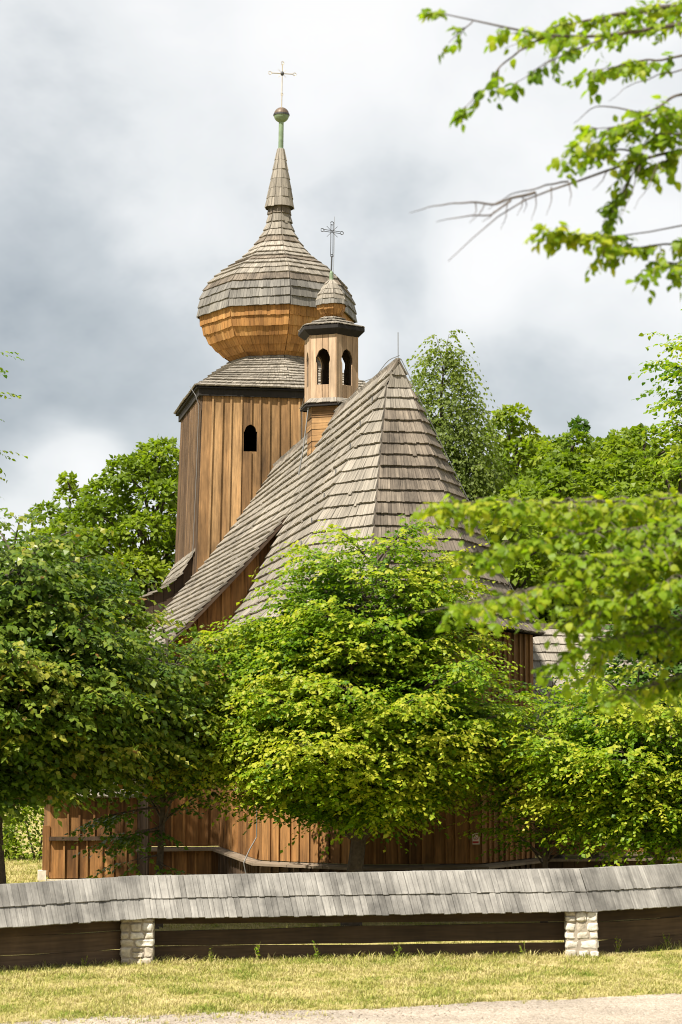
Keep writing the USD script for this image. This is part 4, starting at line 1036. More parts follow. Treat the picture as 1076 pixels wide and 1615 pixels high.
# big dark linden on the left
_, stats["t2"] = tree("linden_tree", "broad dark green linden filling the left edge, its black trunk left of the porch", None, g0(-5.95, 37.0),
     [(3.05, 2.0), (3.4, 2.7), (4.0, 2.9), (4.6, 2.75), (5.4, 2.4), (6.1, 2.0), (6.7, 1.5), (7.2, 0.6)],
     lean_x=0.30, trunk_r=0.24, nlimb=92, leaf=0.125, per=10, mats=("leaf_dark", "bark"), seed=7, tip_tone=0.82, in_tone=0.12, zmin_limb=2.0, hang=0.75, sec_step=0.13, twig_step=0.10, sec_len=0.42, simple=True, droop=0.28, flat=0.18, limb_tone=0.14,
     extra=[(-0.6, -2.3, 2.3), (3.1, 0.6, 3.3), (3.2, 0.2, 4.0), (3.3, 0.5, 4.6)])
_, stats["t2b"] = tree("linden_tree", "slim dark linden between the broad dark tree and the bright central tree", None, g0(-3.25, 39.0),
     [(2.4, 0.8), (3.0, 1.2), (3.8, 1.3), (4.6, 1.15), (5.2, 0.8), (5.6, 0.3)],
     lean_x=0.12, trunk_r=0.06, nlimb=44, leaf=0.105, per=10, mats=("leaf_dark", "bark"), seed=35, tip_tone=0.72, in_tone=0.1, zmin_limb=0.8, simple=True, sec_len=0.44, sec_step=0.12,
     extra=[(-0.5, -0.2, 1.2), (-0.75, 0.1, 1.6), (0.15, -0.4, 1.1), (-0.3, -0.5, 1.7), (-0.9, 0, 2.0)])
# low linden on the right
_, stats["t3"] = tree("linden_tree", "low spreading linden with yellow bracts at the right edge before the sacristy window", None, g0(5.75, 38.2),
     [(2.15, 1.9), (2.6, 2.45), (3.1, 2.5), (3.7, 2.1), (4.3, 1.3), (4.6, 0.6)],
     lean_x=-0.55, trunk_r=0.14, nlimb=58, leaf=0.092, per=11, seed=15, tip_tone=0.98, in_tone=0.12, zmin_limb=1.2, sec_step=0.11, twig_step=0.085, sec_len=0.44, simple=True, droop=0.28, flat=0.17, limb_tone=0.15,
     extra=[(-0.75, -0.8, 1.5), (0.3, -0.7, 1.45), (-1.6, -0.5, 1.8)])
_, stats["t3b"] = tree("linden_tree", "small green linden between the bright central tree and the low one at the right", None, g0(3.7, 39.8),
     [(1.5, 0.8), (2.2, 1.3), (3.0, 1.45), (3.8, 1.2), (4.3, 0.7), (4.6, 0.3)],
     lean_x=0.1, trunk_r=0.05, nlimb=40, leaf=0.092, per=11, seed=25, tip_tone=0.78, in_tone=0.1, zmin_limb=1.0, simple=True, sec_len=0.44)
# trees whose tips reach in from the sides
tree("linden_tree", "tall linden whose loose tips reach in at the left edge above the dark tree", None, g0(-10.9, 44.0),
     [(7.0, 2.6), (8.2, 3.6), (9.2, 3.7), (9.9, 2.8), (10.8, 3.7), (11.6, 3.4), (13, 2)], trunk_r=0.25, nlimb=64, leaf=0.10, per=9, mats=("leaf_linden", "bark"), seed=41, tip_tone=0.6, in_tone=0.2, zmin_limb=2.5, az_only=(-1.3, 1.3))
tree("broadleaf_tree", "dark tree whose drooping tips show at the right edge against the sky", None, g0(9.75, 45.0),
     [(6.0, 0.8), (8.6, 1.9), (9.6, 2.6), (11.2, 2.9), (12.2, 2.4), (14, 1.2)], trunk_r=0.25, nlimb=60, leaf=0.11, per=9, mats=("leaf_linden", "bark"), seed=43, tip_tone=0.7, in_tone=0.2, zmin_limb=3.0, az_only=(1.8, 4.5))
tree("broadleaf_tree", "dense deep green tree at the right edge before the sacristy roof, under the blurred boughs", None, g0(6.75, 42.4),
     [(2.6, 1.3), (3.6, 1.8), (4.8, 1.9), (5.8, 1.6), (6.6, 1.0), (7.2, 0.4)], trunk_r=0.14, nlimb=64, leaf=0.12, per=9, mats=("leaf_deep", "bark"), seed=44, tip_tone=0.8, in_tone=0.2, simple=True)
# background trees
far = dict(per=12, simple=True, sec_step=0.30, twig_step=0.24, droop=0.25, limb_k=0.35)
def fartree(name, label, px, D, env, leaf, seed, mat="leaf_far", nl=70, birch=False, **k):
    base = ((px - 538) / F * D, D, 0.0)
    if birch:
        return tree(name, label, None, base, env, trunk_r=0.25, nlimb=nl, leaf=leaf, seed=seed, mats=(mat, "bark"), **{**far, "tip_tone": 0.75, "in_tone": 0.2, **k})
    r = np.random.default_rng(seed)
    path = thing(name, label, "tree", base)
    env = np.array(env, float); top = env[-1, 0]
    m = MB(); tube(m, [(0, 0, -0.3), (0.05, 0, top * 0.3), (-0.05, 0.05, top * 0.6), (0, 0, top * 0.85)], [0.32, 0.25, 0.16, 0.05], 8)
    m.put(path, "trunk", M["bark"], smooth=True)
    zs = np.linspace(env[0, 0], top, 200); Rz = np.interp(zs, env[:, 0], env[:, 1]); cdf = np.cumsum(Rz + 0.1 * Rz.max()); cdf /= cdf[-1]
    K = int(nl * 1.05); lm, bm = MB(), MB()
    for i_ in range(K):
        z = float(np.interp((i_ + r.random()) / K, cdf, zs)); R = float(np.interp(z, env[:, 0], env[:, 1])); az = i_ * 2.39996 + r.uniform(-0.3, 0.3)
        rb = r.uniform(0.20, 0.38) * (0.35 * R + 0.65 * Rz.max() * 0.75)
        c = np.array([math.cos(az), math.sin(az), 0]) * max(R - rb * 0.6, 0.1) * r.uniform(0.45, 1.05); c[2] = z
        tube(bm, [(0, 0, max(z - R * 0.8, 1.0)), c * (0.5, 0.5, 1) - UP * 0.15 * R, c], [0.07, 0.05, 0.02], 4, cap=False)
        nn = int(330 * (rb / 0.9) ** 2 * (0.24 / leaf) ** 2) + 60
        d = unit(r.normal(0, 1, (nn, 3))); d[:, 2] = np.where(d[:, 2] < -0.3, -d[:, 2], d[:, 2])
        rr = rb * (0.72 + 0.55 * meshkit.fbm(d * 2.4 + seed + i_, 3)) * r.uniform(0.55, 1.0, nn) ** 0.5
        P = c + d * rr[:, None] * (1.12, 1.12, 0.8)
        add_leaves(lm, P, d * 0.8 + r.normal(0, 0.5, (nn, 3)) - UP * 0.35, d * 0.7 + UP * 0.7 + r.normal(0, 0.35, (nn, 3)), leaf * r.uniform(0.6, 1.2, nn), np.clip(r.normal(0.45, 0.17) + r.normal(0, 0.13, nn), 0, 1), True)
    bm.put(path, "limbs", M["bark"]); lm.put(path, "crown", M[mat], kind="stuff")
    stats[label] = sum(len(x) for x in lm.f)
fartree("broadleaf_tree", "tall yellow-green tree rising behind the church tower on the left", 240, 75, [(2, 2.6), (5, 3.6), (8, 3.9), (10.5, 3.2), (12.6, 1.9), (13.7, 0.5)], 0.21, 51, nl=84)
fartree("broadleaf_tree", "smaller yellow-green tree left of the one behind the tower", 108, 79, [(2, 2.2), (6, 2.7), (10, 2.2), (12.2, 1.2), (13.0, 0.3)], 0.21, 52, nl=60)
fartree("birch_tree", "tall drooping birch just right of the roof apex", 700, 70, [(4, 1.8), (8, 2.1), (11, 1.9), (13, 1.55), (15, 1.0), (16.3, 0.55), (17.0, 0.15)], 0.135, 53, "leaf_birch", 200, birch=True, droop=1.5, hang=1.2, rise=0.9, arch_=0.35, twig_step=0.16, sec_step=0.15, per=14)
fartree("broadleaf_tree", "bright green tree between the birch and the wooded slope", 812, 75, [(3, 2.7), (8, 3.0), (11.5, 2.2), (13.8, 1.3), (15.0, 0.3)], 0.21, 54, nl=80)
fartree("broadleaf_tree", "rounded yellow-green tree right of centre above the blurred branch", 905, 70, [(3, 2.8), (8, 3.0), (11, 2.3), (12.6, 1.2), (13.2, 0.3)], 0.21, 55, nl=76)
fartree("broadleaf_tree", "rounded light green tree below the dark tips at the right edge", 1020, 68, [(2, 3.0), (7, 3.3), (10.5, 2.7), (12.6, 1.5), (13.2, 0.4)], 0.21, 56, nl=84)
fartree("broadleaf_tree", "low green tree behind the right flank of the chancel roof", 800, 60, [(1, 1.8), (4, 2.4), (7, 2.2), (9, 1.4), (10, 0.4)], 0.21, 57, nl=66)
fartree("broadleaf_tree", "low light green tree behind the sacristy ridge", 930, 62, [(1, 2.2), (4, 2.6), (7, 2.2), (8.6, 1.2), (9.3, 0.4)], 0.21, 58, nl=70)
fartree("broadleaf_tree", "distant dark pointed tree on the skyline, the left one of three", 914, 112, [(8, 2.0), (14, 2.0), (17, 1.6), (19.2, 0.9), (20.5, 0.2)], 0.34, 61, "leaf_deep", 44)
fartree("broadleaf_tree", "distant small dark tree on the skyline, the middle one of three", 965, 116, [(8, 1.6), (14, 1.6), (17, 1.2), (19.3, 0.3)], 0.34, 62, "leaf_deep", 36)
fartree("broadleaf_tree", "distant broad dark tree on the skyline, the right one of three", 1006, 114, [(8, 2.2), (14, 2.3), (17.5, 1.8), (19.6, 0.9), (20.2, 0.3)], 0.34, 63, "leaf_deep", 48)
fartree("broadleaf_tree", "leafy tree closing the gap between the birch and the right edge, low on the slope", 870, 64, [(1, 2.4), (5, 3.0), (8.5, 2.6), (10.6, 1.5), (11.4, 0.4)], 0.20, 64, nl=84)
fartree("broadleaf_tree", "light green tree at the right edge behind the blurred boughs", 1075, 62, [(1, 2.4), (5, 3.0), (8.5, 2.7), (11.0, 1.6), (12.0, 0.4)], 0.20, 65, nl=84)
fartree("broadleaf_tree", "tall light green tree closing the skyline between the birch and the distant trees", 862, 90, [(4, 3.0), (9, 3.4), (13, 2.9), (15.4, 1.6), (16.2, 0.4)], 0.24, 66, nl=90)
fartree("broadleaf_tree", "broad light green tree closing the skyline below the distant dark trees", 985, 92, [(4, 3.2), (9, 3.8), (13, 3.2), (15.6, 1.9), (16.4, 0.5)], 0.24, 67, nl=96)
# closed woods far behind
wr = np.random.default_rng(77)
n = 26000
wx = wr.uniform(-60, 60, n); wy = 135 + wr.uniform(-5, 5, n)
wtop = 9 + 7 * meshkit.fbm(np.stack([wx * 0.16, 0 * wx, 0 * wx], -1), 4, 9)
wz = wtop * wr.uniform(0, 1, n) ** 0.7
mb = MB(); add_leaves(mb, np.column_stack([wx, wy, wz]), wr.normal(0, 1, (n, 3)) - UP * 0.4, wr.normal(0, 0.5, (n, 3)) + UP * 0.7 - np.array([0, 0.5, 0]), wr.uniform(0.5, 1.1, n), wr.uniform(0.1, 0.9, n), True)
tag(stage.GetPrimAtPath(mb.put("/World", "far_wood", M["leaf_far"], kind="stuff")), "far-off closed woods behind the trees", "wood")
# bushes and a stone behind the fence on the left
def bush(label, base, rx, rz, seed, n=2600, leaf=0.12, mat="leaf_far"):
    r = np.random.default_rng(seed)
    p = thing("bush", label, "bush", base)
    d = unit(r.normal(0, 1, (n, 3))); d[:, 2] = np.abs(d[:, 2])
    rad = (0.55 + 0.5 * meshkit.fbm(d * 2.2 + seed, 3)) * r.uniform(0.45, 1.0, n) ** 0.4
    P = d * rad[:, None] * np.array([rx, rx * 0.8, rz]) * 1.15
    m = MB(); add_leaves(m, P, d + r.normal(0, 0.6, (n, 3)) - UP * 0.3, d + UP * 0.8 + r.normal(0, 0.5, (n, 3)), leaf * r.uniform(0.6, 1.2, n), r.uniform(0.1, 0.9, n), True)
    m.put(p, "foliage", M[mat], kind="stuff")
    b = MB()
    for k in range(5):
        a = k * 1.3
        tube(b, [(0.05 * math.cos(a), 0.05 * math.sin(a), -0.1), (rx * 0.4 * math.cos(a), rx * 0.4 * math.sin(a), rz * 0.6)], [0.03, 0.01], 4)
    b.put(p, "stems", M["bark"])
bush("leafy green bush on the lawn between the black trunk and the porch", (-8.7, 62.5, 0), 1.3, 2.1, 3)
bush("dark leafy bush right behind the porch post", (-7.4, 63.5, 0), 1.2, 2.3, 4, mat="leaf_deep")
bush("light green bush half hidden by the black trunk at the left edge", (-10.6, 63, 0), 1.4, 2.4, 5)
s = trimesh.creation.icosphere(3, 1.0); vv = np.asarray(s.vertices)
mb = MB(); mb.add(vv * (1 + 0.35 * (meshkit.fbm(vv * 1.6, 3, 4)[:, None] - 0.5)) * (0.30, 0.25, 0.10), s.faces)
tag(stage.GetPrimAtPath(mb.put("/World", "boulder", M["stone"], smooth=60)), "flat pale stone lying on the lawn by the porch", "stone")
UsdGeom.Xformable(stage.GetPrimAtPath("/World/boulder")).AddTranslateOp().Set(Gf.Vec3d(-7.05, 50.0, 0.04))

# ------------------------------------------------------------------ near linden at the right: its branches hang into the picture, out of focus
CPp, SPp = math.cos(PITCH), math.sin(PITCH)
def at(px, py, Y):
    dx, dz = (px - 538) / F, (807.5 - py) / F
    d = np.array([dx, CPp - dz * SPp, SPp + dz * CPp]); d = d * Y / d[1]
    return d + np.array([0, 0, EYE])
TX, TY = 4.7, 12.6
near = thing("linden_tree", "near linden reaching in from the right, blurred leafy branches against sky and roof", "tree", (TX, TY, float(ground_z(TX, TY))))
NB = np.array([TX, TY, float(ground_z(TX, TY))])
nr2 = np.random.default_rng(91)
mb = MB(); tube(mb, [(0, 0, -0.3), (0.02, 0, 1.0), (-0.03, 0.02, 3.0), (0.05, 0, 5.0), (0.0, 0.03, 7.5), (0, 0, 9)], [0.30, 0.24, 0.20, 0.16, 0.11, 0.05], 12); mb.put(near, "trunk", M["bark"], smooth=True)
nS, nV, nL, nT = [], [], [], []
branches = MB()
def smooth_path(P, n):
    P = np.asarray(P, float); d = np.concatenate([[0], np.cumsum(np.linalg.norm(np.diff(P, axis=0), axis=1))])
    s = np.linspace(0, d[-1], n)
    Q = np.column_stack([np.interp(s, d, P[:, k]) for k in range(3)])
    Q[1:-1] += nr2.normal(0, 0.012, (n - 2, 3)) * min(1.0, d[-1])
    for _ in range(2):
        Q[1:-1] = 0.25 * Q[:-2] + 0.5 * Q[1:-1] + 0.25 * Q[2:]
    return Q, d[-1]
def nbranch(pts, r0, r1, spray=None, trunk_z=None, leaves=True):
    """pts: (px, py, distance); spray: (from, to, spacing, length, downward pull, tone)."""
    P = [at(*p) - NB for p in pts]
    if trunk_z is not None:
        P = [np.array([0.0, 0.0, trunk_z])] + P
    Q, L = smooth_path(P, 26)
    tube(branches, Q, np.linspace(r0, r1, len(Q)), 6)
    if spray is None:
        return
    s0, s1, step, sl, down, tone = spray
    n = max(2, int(L * (s1 - s0) / step))
    ss = np.linspace(s0, s1, n) * (len(Q) - 1)
    gaps = meshkit.noise(np.column_stack([ss * 0.55 + nr2.uniform(0, 99), 0 * ss, 0 * ss]))
    for k, u in enumerate(ss):
        p = np.array([np.interp(u, np.arange(len(Q)), Q[:, c]) for c in range(3)])
        i0 = int(min(u, len(Q) - 2)); t = unit(Q[i0 + 1] - Q[i0])
        if gaps[k] < 0.34:
            continue
        for sg in (-1, 1):
            ang = sg * nr2.uniform(0.3, 1.3)
            v = unit(np.array([t[0] * math.cos(ang) - t[1] * math.sin(ang), t[0] * math.sin(ang) + t[1] * math.cos(ang), t[2] * 0.4 - down * nr2.uniform(0.2, 2.2) + nr2.normal(0, 0.25)]))
            l = sl * nr2.uniform(0.35, 1.5) * (0.6 + 0.8 * gaps[k])
            e = p + v * l - UP * 0.15 * l; mid = p + v * l * 0.5 - UP * 0.03 * l
            nS.append(p); nV.append(v); nL.append(l); nT.append(tone + nr2.normal(0, 0.12))
            w = unit(v + nr2.normal(0, 0.55, 3)); nS.append(mid); nV.append(w); nL.append(l * 0.7); nT.append(tone + nr2.normal(0, 0.12))
            tube(branches, [p, mid, e], [0.004, 0.003, 0.0015], 3, cap=False)
    nS.append(Q[-1]); nV.append(t); nL.append(sl); nT.append(tone)
D0 = 12.0
# top branch
nbranch([(1130, 25, 12.4), (1076, 37, 12.2), (988, 56, 12.0), (923, 62, 11.9), (863, 57, 11.8), (793, 42, 11.7), (746, 34, 11.6), (692, 20, 11.5)], 0.035, 0.003, (0.38, 1.0, 0.085, 0.13, 0.10, 0.45), 5.6)
nbranch([(1090, 8, 12.6), (1000, 18, 12.5), (930, 32, 12.4), (880, 40, 12.3)], 0.02, 0.004, (0.0, 1.0, 0.035, 0.17, 0.15, 0.5), None)
nbranch([(863, 57, 11.8), (820, 80, 11.75), (790, 105, 11.7), (765, 140, 11.65), (735, 168, 11.6)], 0.008, 0.002, (0.3, 1.0, 0.10, 0.10, 0.5, 0.3))
nbranch([(960, 58, 11.9), (900, 78, 11.8), (845, 108, 11.75), (815, 130, 11.7)], 0.006, 0.002, (0.35, 1.0, 0.10, 0.08, 0.5, 0.25))
nbranch([(1120, 80, 12.5), (1040, 92, 12.4), (985, 100, 12.3), (938, 110, 12.2)], 0.01, 0.002, (0.3, 1.0, 0.05, 0.12, 0.45, 0.4))
nbranch([(746, 34, 11.6), (720, 55, 11.6), (708, 68, 11.6)], 0.004, 0.0015, (0.3, 1.0, 0.07, 0.08, 0.3, 0.4))
# bare branch
nbranch([(1120, 222, 12.3), (1076, 234, 12.2), (1023, 247, 12.1), (967, 267, 12.0), (897, 286, 11.9), (845, 303, 11.8), (806, 316, 11.75), (772, 342, 11.7), (735, 382, 11.7), (707, 412, 11.7)], 0.028, 0.0018, None, 4.3)
nbranch([(845, 303, 11.8), (815, 312, 11.8), (790, 322, 11.75), (725, 319, 11.7), (685, 322, 11.65), (646, 336, 11.6)], 0.009, 0.0015)
nbranch([(806, 316, 11.75), (772, 341, 11.7), (735, 340, 11.7), (688, 350, 11.7)], 0.007, 0.0015)
nbranch([(897, 286, 11.9), (860, 292, 11.9), (806, 306, 11.9), (770, 330, 11.9)], 0.006, 0.0015)
for (x0, y0, x1, y1) in ((870, 294, 862, 340), (845, 303, 838, 348), (828, 312, 826, 335), (800, 318, 790, 362), (780, 333, 760, 350), (765, 322, 740, 352), (897, 288, 898, 325), (750, 320, 745, 345), (825, 308, 815, 340), (958, 270, 935, 300), (1040, 255, 1000, 330), (1010, 262, 975, 350)):
    nbranch([(x0, y0, 11.8), ((x0 + x1) / 2 + 4, (y0 + y1) / 2, 11.8), (x1, y1, 11.8)], 0.004, 0.001)
# bare twig above it
nbranch([(1130, 130, 12.3), (1076, 148, 12.2), (1050, 165, 12.1), (1005, 176, 12.0), (968, 170, 12.0), (940, 160, 12.0), (905, 195, 12.0)], 0.012, 0.0015)
nbranch([(1120, 100, 12.3), (1030, 120, 12.2), (985, 140, 12.2), (960, 160, 12.2)], 0.006, 0.001)
# leafy cluster over the bare branch
nbranch([(1120, 168, 12.2), (1076, 178, 12.0), (1020, 186, 11.9), (970, 198, 11.85), (932, 206, 11.8)], 0.012, 0.002, (0.2, 1.0, 0.04, 0.17, 0.25, 0.5))
nbranch([(1110, 205, 12.2), (1060, 212, 12.0), (1000, 215, 12.0), (975, 205, 11.9)], 0.01, 0.002, (0.2, 1.0, 0.05, 0.14, 0.3, 0.4))
nbranch([(1023, 247, 12.1), (985, 236, 12.0), (945, 238, 11.95), (912, 244, 11.9)], 0.008, 0.002, (0.1, 1.0, 0.05, 0.14, 0.2, 0.45))
nbranch([(1023, 247, 12.1), (1000, 270, 12.0), (985, 295, 12.0), (972, 325, 12.0)], 0.007, 0.002, (0.1, 1.0, 0.045, 0.16, 0.35, 0.3))
nbranch([(1090, 232, 12.2), (1060, 248, 12.1), (1030, 262, 12.0)], 0.01, 0.002, (0.1, 1.0, 0.05, 0.15, 0.2, 0.55))
# sloping leafy branch below
nbranch([(1120, 345, 12.3), (1076, 355, 12.1), (990, 372, 12.0), (930, 376, 11.9), (868, 366, 11.8)], 0.016, 0.002, (0.15, 1.0, 0.035, 0.11, 0.12, 0.62), 3.9)
nbranch([(1120, 372, 12.2), (1060, 385, 12.1), (990, 390, 12.0), (950, 388, 11.9)], 0.009, 0.002, (0.1, 1.0, 0.05, 0.11, 0.2, 0.55))
nbranch([(1120, 405, 12.2), (1080, 412, 12.1), (1034, 420, 12.0)], 0.008, 0.002, (0.0, 1.0, 0.04, 0.14, 0.35, 0.35))
# big low boughs before the right side of the church
Dl = 14.0
def bough(pts, r0, tz, main, side, sl, every=0.22, tone=0.5):
    nbranch(pts, r0, 0.003, main, tz)
    P = np.array([at(*p) for p in pts]); d = np.concatenate([[0], np.cumsum(np.linalg.norm(np.diff(P, axis=0), axis=1))])
    for s in np.arange(0.25, d[-1] - 0.1, every):
        k = min(np.searchsorted(d, s), len(pts) - 1); f_ = (s - d[k - 1]) / (d[k] - d[k - 1])
        a_ = np.array(pts[k - 1]) * (1 - f_) + np.array(pts[k]) * f_
        for sg in (-1, 1):
            l = side * nr2.uniform(0.5, 1.2) * (0.25 + 0.75 * (1 - s / d[-1]))
            b_ = a_ + np.array([-l * nr2.uniform(40, 110), nr2.uniform(-12, 48) * l, sg * l * nr2.uniform(0.4, 1.0)])
            nbranch([tuple(a_), tuple((a_ + b_) / 2 + np.array([0, -6, 0])), tuple(b_)], 0.006, 0.0015, (0.2, 1.0, 0.05, sl, 0.3, tone))
bough([(1180, 760, 14.6), (1076, 788, 14.4), (950, 790, 14.2), (850, 793, 14.0), (770, 788, 13.8), (688, 792, 13.6)], 0.03, 2.5, (0.25, 1.0, 0.06, 0.16, 0.2, 0.68), 0.55, 0.15, tone=0.52)
bough([(1180, 800, 14.4), (1076, 822, 14.2), (1000, 838, 14.0), (900, 838, 13.9), (800, 860, 13.8), (716, 885, 13.7)], 0.03, 2.2, (0.25, 1.0, 0.07, 0.15, 0.3, 0.45), 0.55, 0.15, tone=0.42)
bough([(1180, 780, 14.2), (1076, 825, 14.0), (1010, 885, 13.9), (945, 905, 13.8), (860, 925, 13.7), (760, 945, 13.6), (664, 966, 13.4)], 0.03, 2.1, (0.35, 1.0, 0.06, 0.16, 0.25, 0.6), 0.5, 0.15, tone=0.45)
bough([(1180, 940, 14.2), (1076, 985, 14.0), (1000, 1000, 13.9), (930, 1015, 13.8), (880, 1045, 13.7)], 0.02, 1.5, (0.2, 1.0, 0.07, 0.15, 0.35, 0.45), 0.45, 0.14, tone=0.4)
bough([(1180, 730, 14.8), (1076, 795, 14.7), (1000, 812, 14.6), (940, 812, 14.5), (890, 815, 14.4)], 0.02, 2.6, (0.2, 1.0, 0.06, 0.16, 0.3, 0.55), 0.5, 0.15, tone=0.5)
bough([(1180, 850, 14.8), (1076, 880, 14.7), (1010, 905, 14.6), (940, 950, 14.5), (890, 985, 14.4)], 0.02, 2.0, (0.2, 1.0, 0.06, 0.16, 0.3, 0.5), 0.45, 0.15, tone=0.45)
bough([(1180, 900, 14.6), (1090, 930, 14.5), (1020, 960, 14.4), (960, 1010, 14.3), (930, 1060, 14.3)], 0.02, 1.8, (0.2, 1.0, 0.06, 0.16, 0.35, 0.5), 0.45, 0.15, tone=0.42)
bough([(1180, 840, 14.0), (1076, 850, 13.9), (1000, 862, 13.8), (940, 872, 13.7), (900, 890, 13.7)], 0.02, 2.1, (0.2, 1.0, 0.06, 0.16, 0.3, 0.5), 0.5, 0.15, tone=0.5)
bough([(1180, 960, 14.0), (1090, 990, 13.9), (1030, 1030, 13.8), (985, 1075, 13.8)], 0.015, 1.5, (0.2, 1.0, 0.06, 0.16, 0.35, 0.5), 0.4, 0.15, tone=0.42)
bough([(1180, 880, 13.8), (1090, 905, 13.7), (1010, 930, 13.6), (950, 965, 13.6)], 0.015, 1.8, (0.2, 1.0, 0.06, 0.16, 0.35, 0.5), 0.4, 0.15, tone=0.5)
bough([(1180, 1050, 14.2), (1076, 1072, 14.0), (1010, 1085, 13.9), (960, 1098, 13.8)], 0.015, 1.0, (0.2, 1.0, 0.07, 0.15, 0.3, 0.5), 0.4, 0.13, tone=0.45)
branches.put(near, "branches", M["pale_bark"])
nS, nV, nL, nT = np.array(nS), np.array(nV), np.array(nL), np.array(nT)
mb = MB(); shoots_to_leaves(mb, nr2, nS, nV, nL, 4, 0.061, nT, 0.25, 0.75, False, 0.8)
v_, f_, uv_, t_ = mb.mesh()
nleaf = len(v_) // 6
front = v_.reshape(-1, 6, 3).mean(1)
vis = (front + NB)[:, 0] / (front + NB)[:, 1] * F + 538
order = np.argsort((front + NB)[:, 1] + 50 * (vis > 1076))          # nearest leaves in view first
own = set(order[:290].tolist())
for k in order[:290]:
    m = MB(); m.add(v_[6 * k:6 * k + 6], LEAF_F, None, t_[6 * k:6 * k + 6]); m.put(near, "leaf", M["leaf_near"])
rest = np.array([k for k in range(nleaf) if k not in own])
m = MB(); m.add(v_.reshape(-1, 6, 3)[rest].reshape(-1, 3), (LEAF_F[None] + 6 * np.arange(len(rest))[:, None, None]).reshape(-1, 3), None, t_.reshape(-1, 6)[rest].ravel()); m.put(near, "foliage", M["leaf_near"], kind="stuff")

# ------------------------------------------------------------------ grass
gm2 = usdkit.material(stage, "/World/Looks/grass_blade", {
    "geo": ("geometry", {}), "n": ("noise_texture", {"scale": 1.1, "detail": 5.0, "roughness": 0.6}), "tone": ("attribute", {"attribute": "tone"}),
    "r": ("rgb_ramp", {"ramp": [(0.25, (0.155, 0.215, 0.026)), (0.44, (0.31, 0.295, 0.072)), (0.62, (0.48, 0.41, 0.19))]}),
    "a": ("math", {"math_type": "add"}), "s": ("math", {"math_type": "multiply_add", "value2": 0.34, "value3": -0.17}),
    "p": ("principled_bsdf", {"roughness": 0.7, "specular_ior_level": 0.15}), "t": ("translucent_bsdf", {}), "m": ("mix_closure", {"fac": 0.3})},
    [("geo.position", "n.vector"), ("tone.fac", "s.value1"), ("n.fac", "a.value1"), ("s.value", "a.value2"), ("a.value", "r.fac"), ("r.color", "p.base_color"), ("r.color", "t.color"), ("p.BSDF", "m.closure1"), ("t.BSDF", "m.closure2")], surface="m.closure")
gr = np.random.default_rng(5)
inst = UsdGeom.PointInstancer.Define(stage, "/World/grass")
tag(inst, "short sunlit yellow-green grass before the fence", "grass", kind="stuff")
protos = []
for k in range(7):
    m = MB()
    for b in range(13):
        a = gr.uniform(0, 2 * PI); h = gr.uniform(0.03, 0.085) * (1.7 if k == 6 else 1); w = gr.uniform(0.003, 0.006); o = gr.uniform(-0.05, 0.05, 2)
        ln = gr.uniform(0.3, 1.1) * h; d = np.array([math.cos(a), math.sin(a), 0]); sd = np.array([-d[1], d[0], 0]); b0 = np.array([o[0], o[1], -0.01])
        m.add([b0 - sd * w, b0 + sd * w, b0 + d * ln * 0.4 + UP * h * 0.7 + sd * w * 0.8, b0 + d * ln * 0.4 + UP * h * 0.7 - sd * w * 0.8, b0 + d * ln + UP * h], [(0, 1, 2), (0, 2, 3), (3, 2, 4)], None, gr.uniform(0, 1))
    protos.append(m.put("/World/grass", "tuft", gm2))
N = 30000
px_ = gr.uniform(-6.5, 8.0, N); py_ = gr.uniform(24.6, 33.6, N)
fl = np.interp(px_, [p[0] for p in FP], [p[1] for p in FP])
dens = np.where(py_ > gravel_edge(px_) - 0.05, 1.0, np.where(px_ < -0.5 + 2 * (meshkit.noise(np.stack([px_ * 0.7, py_ * 0.7, 0 * px_], -1)) - 0.3), np.exp(-(gravel_edge(px_) - py_) / 0.35) * 0.6 + 0.05, np.exp(-(gravel_edge(px_) - py_) / 0.10) * 0.35))
keep = (py_ < fl + 0.5) & (gr.random(N) < dens)
bx_ = gr.uniform(-11.5, -5.5, 3500); by_ = gr.uniform(46, 66, 3500)
cx2 = gr.uniform(-5, 7, 3500); cy2 = gr.uniform(34, 40, 3500)
gxx, gyy = np.concatenate([px_[keep], bx_, cx2]), np.concatenate([py_[keep], by_, cy2])
n = len(gxx)
inst.CreatePrototypesRel().SetTargets([Sdf.Path(p) for p in protos])
inst.CreateProtoIndicesAttr(Vt.IntArray.FromNumpy(gr.choice(7, n, p=[.16] * 6 + [.04]).astype(np.int32)))
inst.CreatePositionsAttr(Vt.Vec3fArray.FromNumpy(np.column_stack([gxx, gyy, ground_z(gxx, gyy)]).astype(np.float32)))
ang = gr.uniform(0, PI, n)
inst.CreateOrientationsAttr(Vt.QuathArray([Gf.Quath(float(math.cos(a_)), 0, 0, float(math.sin(a_))) for a_ in ang]))
near_f = np.exp(-np.abs(gyy - np.interp(gxx, [p[0] for p in FP], [p[1] for p in FP]) + 0.12) / 0.25)
sc_ = gr.uniform(0.40, 0.90, n) * np.where(gyy > 45, 1.6, 1.0) * (1 + 1.5 * near_f * gr.random(n)) * (0.75 + 0.6 * meshkit.noise(np.stack([gxx * 1.1, gyy * 1.1, 0 * gxx], -1), 8))
inst.CreateScalesAttr(Vt.Vec3fArray.FromNumpy(np.column_stack([sc_ * 1.2, sc_ * 1.2, sc_]).astype(np.float32)))
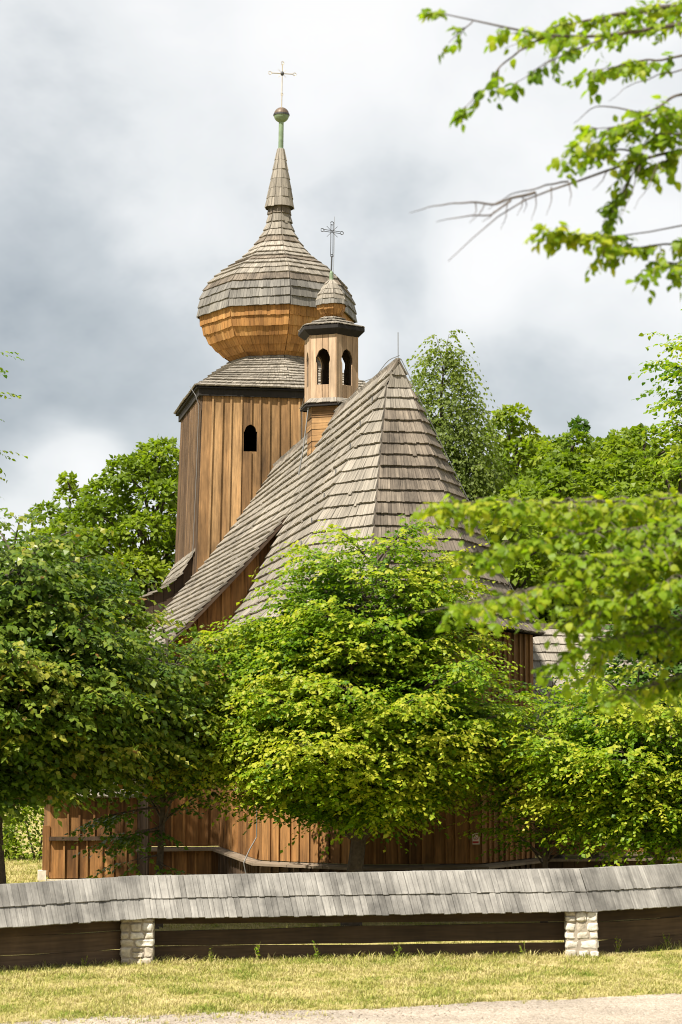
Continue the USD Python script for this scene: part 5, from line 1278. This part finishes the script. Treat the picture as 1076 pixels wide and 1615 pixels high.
# loose pebbles on the gravel
pi_ = UsdGeom.PointInstancer.Define(stage, "/World/pebbles")
tag(pi_, "small pale pebbles strewn over the gravel road", "pebbles", kind="stuff")
pp = []
for k in range(4):
    s = trimesh.creation.icosphere(1, 1.0); vv = np.asarray(s.vertices) * (1, 0.8, 0.55) * gr.uniform(0.8, 1.2, (len(s.vertices), 1))
    m = MB(); m.add(vv, s.faces, None, gr.uniform(0, 1)); pp.append(m.put("/World/pebbles", "pebble", gravel))
N = 4200
qx, qy = gr.uniform(-5.5, 6.5, N), gr.uniform(22.5, 26.9, N)
k_ = qy < gravel_edge(qx) + gr.normal(0, 0.2, N)
qx, qy = qx[k_], qy[k_]; n = len(qx)
pi_.CreatePrototypesRel().SetTargets([Sdf.Path(p) for p in pp])
pi_.CreateProtoIndicesAttr(Vt.IntArray.FromNumpy(gr.integers(0, 4, n).astype(np.int32)))
pi_.CreatePositionsAttr(Vt.Vec3fArray.FromNumpy(np.column_stack([qx, qy, ground_z(qx, qy) + 0.018]).astype(np.float32)))
pi_.CreateOrientationsAttr(Vt.QuathArray([Gf.Quath(float(math.cos(a_)), 0, 0, float(math.sin(a_))) for a_ in gr.uniform(0, PI, n)]))
ps = np.abs(gr.normal(0, 0.006, n)) + 0.005
pi_.CreateScalesAttr(Vt.Vec3fArray.FromNumpy(np.column_stack([ps, ps, ps]).astype(np.float32)))
# taller weeds along the foot of the fence
def weed(label, x, y, h, seed, stems=5):
    r = np.random.default_rng(seed)
    p = thing("weed", label, "weed", (x, y, float(ground_z(x, y))))
    st, lf = MB(), MB()
    for k in range(stems):
        a = r.uniform(0, 2 * PI); d = np.array([math.cos(a), math.sin(a) * 0.5, 0]); hh = h * r.uniform(0.5, 1.0)
        c = bez(np.array([0, 0, -0.02]), UP * hh * 0.6 + d * 0.03, UP * hh + d * hh * r.uniform(0.1, 0.5), 6)
        tube(st, c, np.linspace(0.004, 0.0015, 6), 3, 0.4)
        m_ = 5
        q_ = c[r.integers(1, 6, m_)]
        add_leaves(lf, q_, r.normal(0, 1, (m_, 3)) + UP * 0.4, r.normal(0, 0.5, (m_, 3)) + UP, r.uniform(0.02, 0.05, m_) * (h / 0.5 + 0.3), r.uniform(0.2, 0.8, m_), True)
    st.put(p, "stems", gm2); lf.put(p, "leaves", M["leaf_linden"], kind="stuff")
fy = lambda x: float(np.interp(x, [q_[0] for q_ in FP], [q_[1] for q_ in FP]))
for x, h, lb in ((-1.25, 0.42, "leaning leafy weed right of the left stone pillar"), (-1.95, 0.22, "low weed just right of the left stone pillar"), (-0.35, 0.30, "thin grassy weed under the middle of the long fence bay, left part"),
                 (0.85, 0.26, "bushy weed under the middle of the long fence bay"), (2.75, 0.24, "weed left of the right stone pillar"), (4.25, 0.30, "weed tuft just right of the right stone pillar"), (5.1, 0.26, "weed tuft at the right edge by the fence"), (-3.75, 0.20, "weed tuft left of the left stone pillar")):
    weed(lb, x, fy(x) - 0.28, h, int(abs(x) * 100), 7 if h < 0.35 else 5)
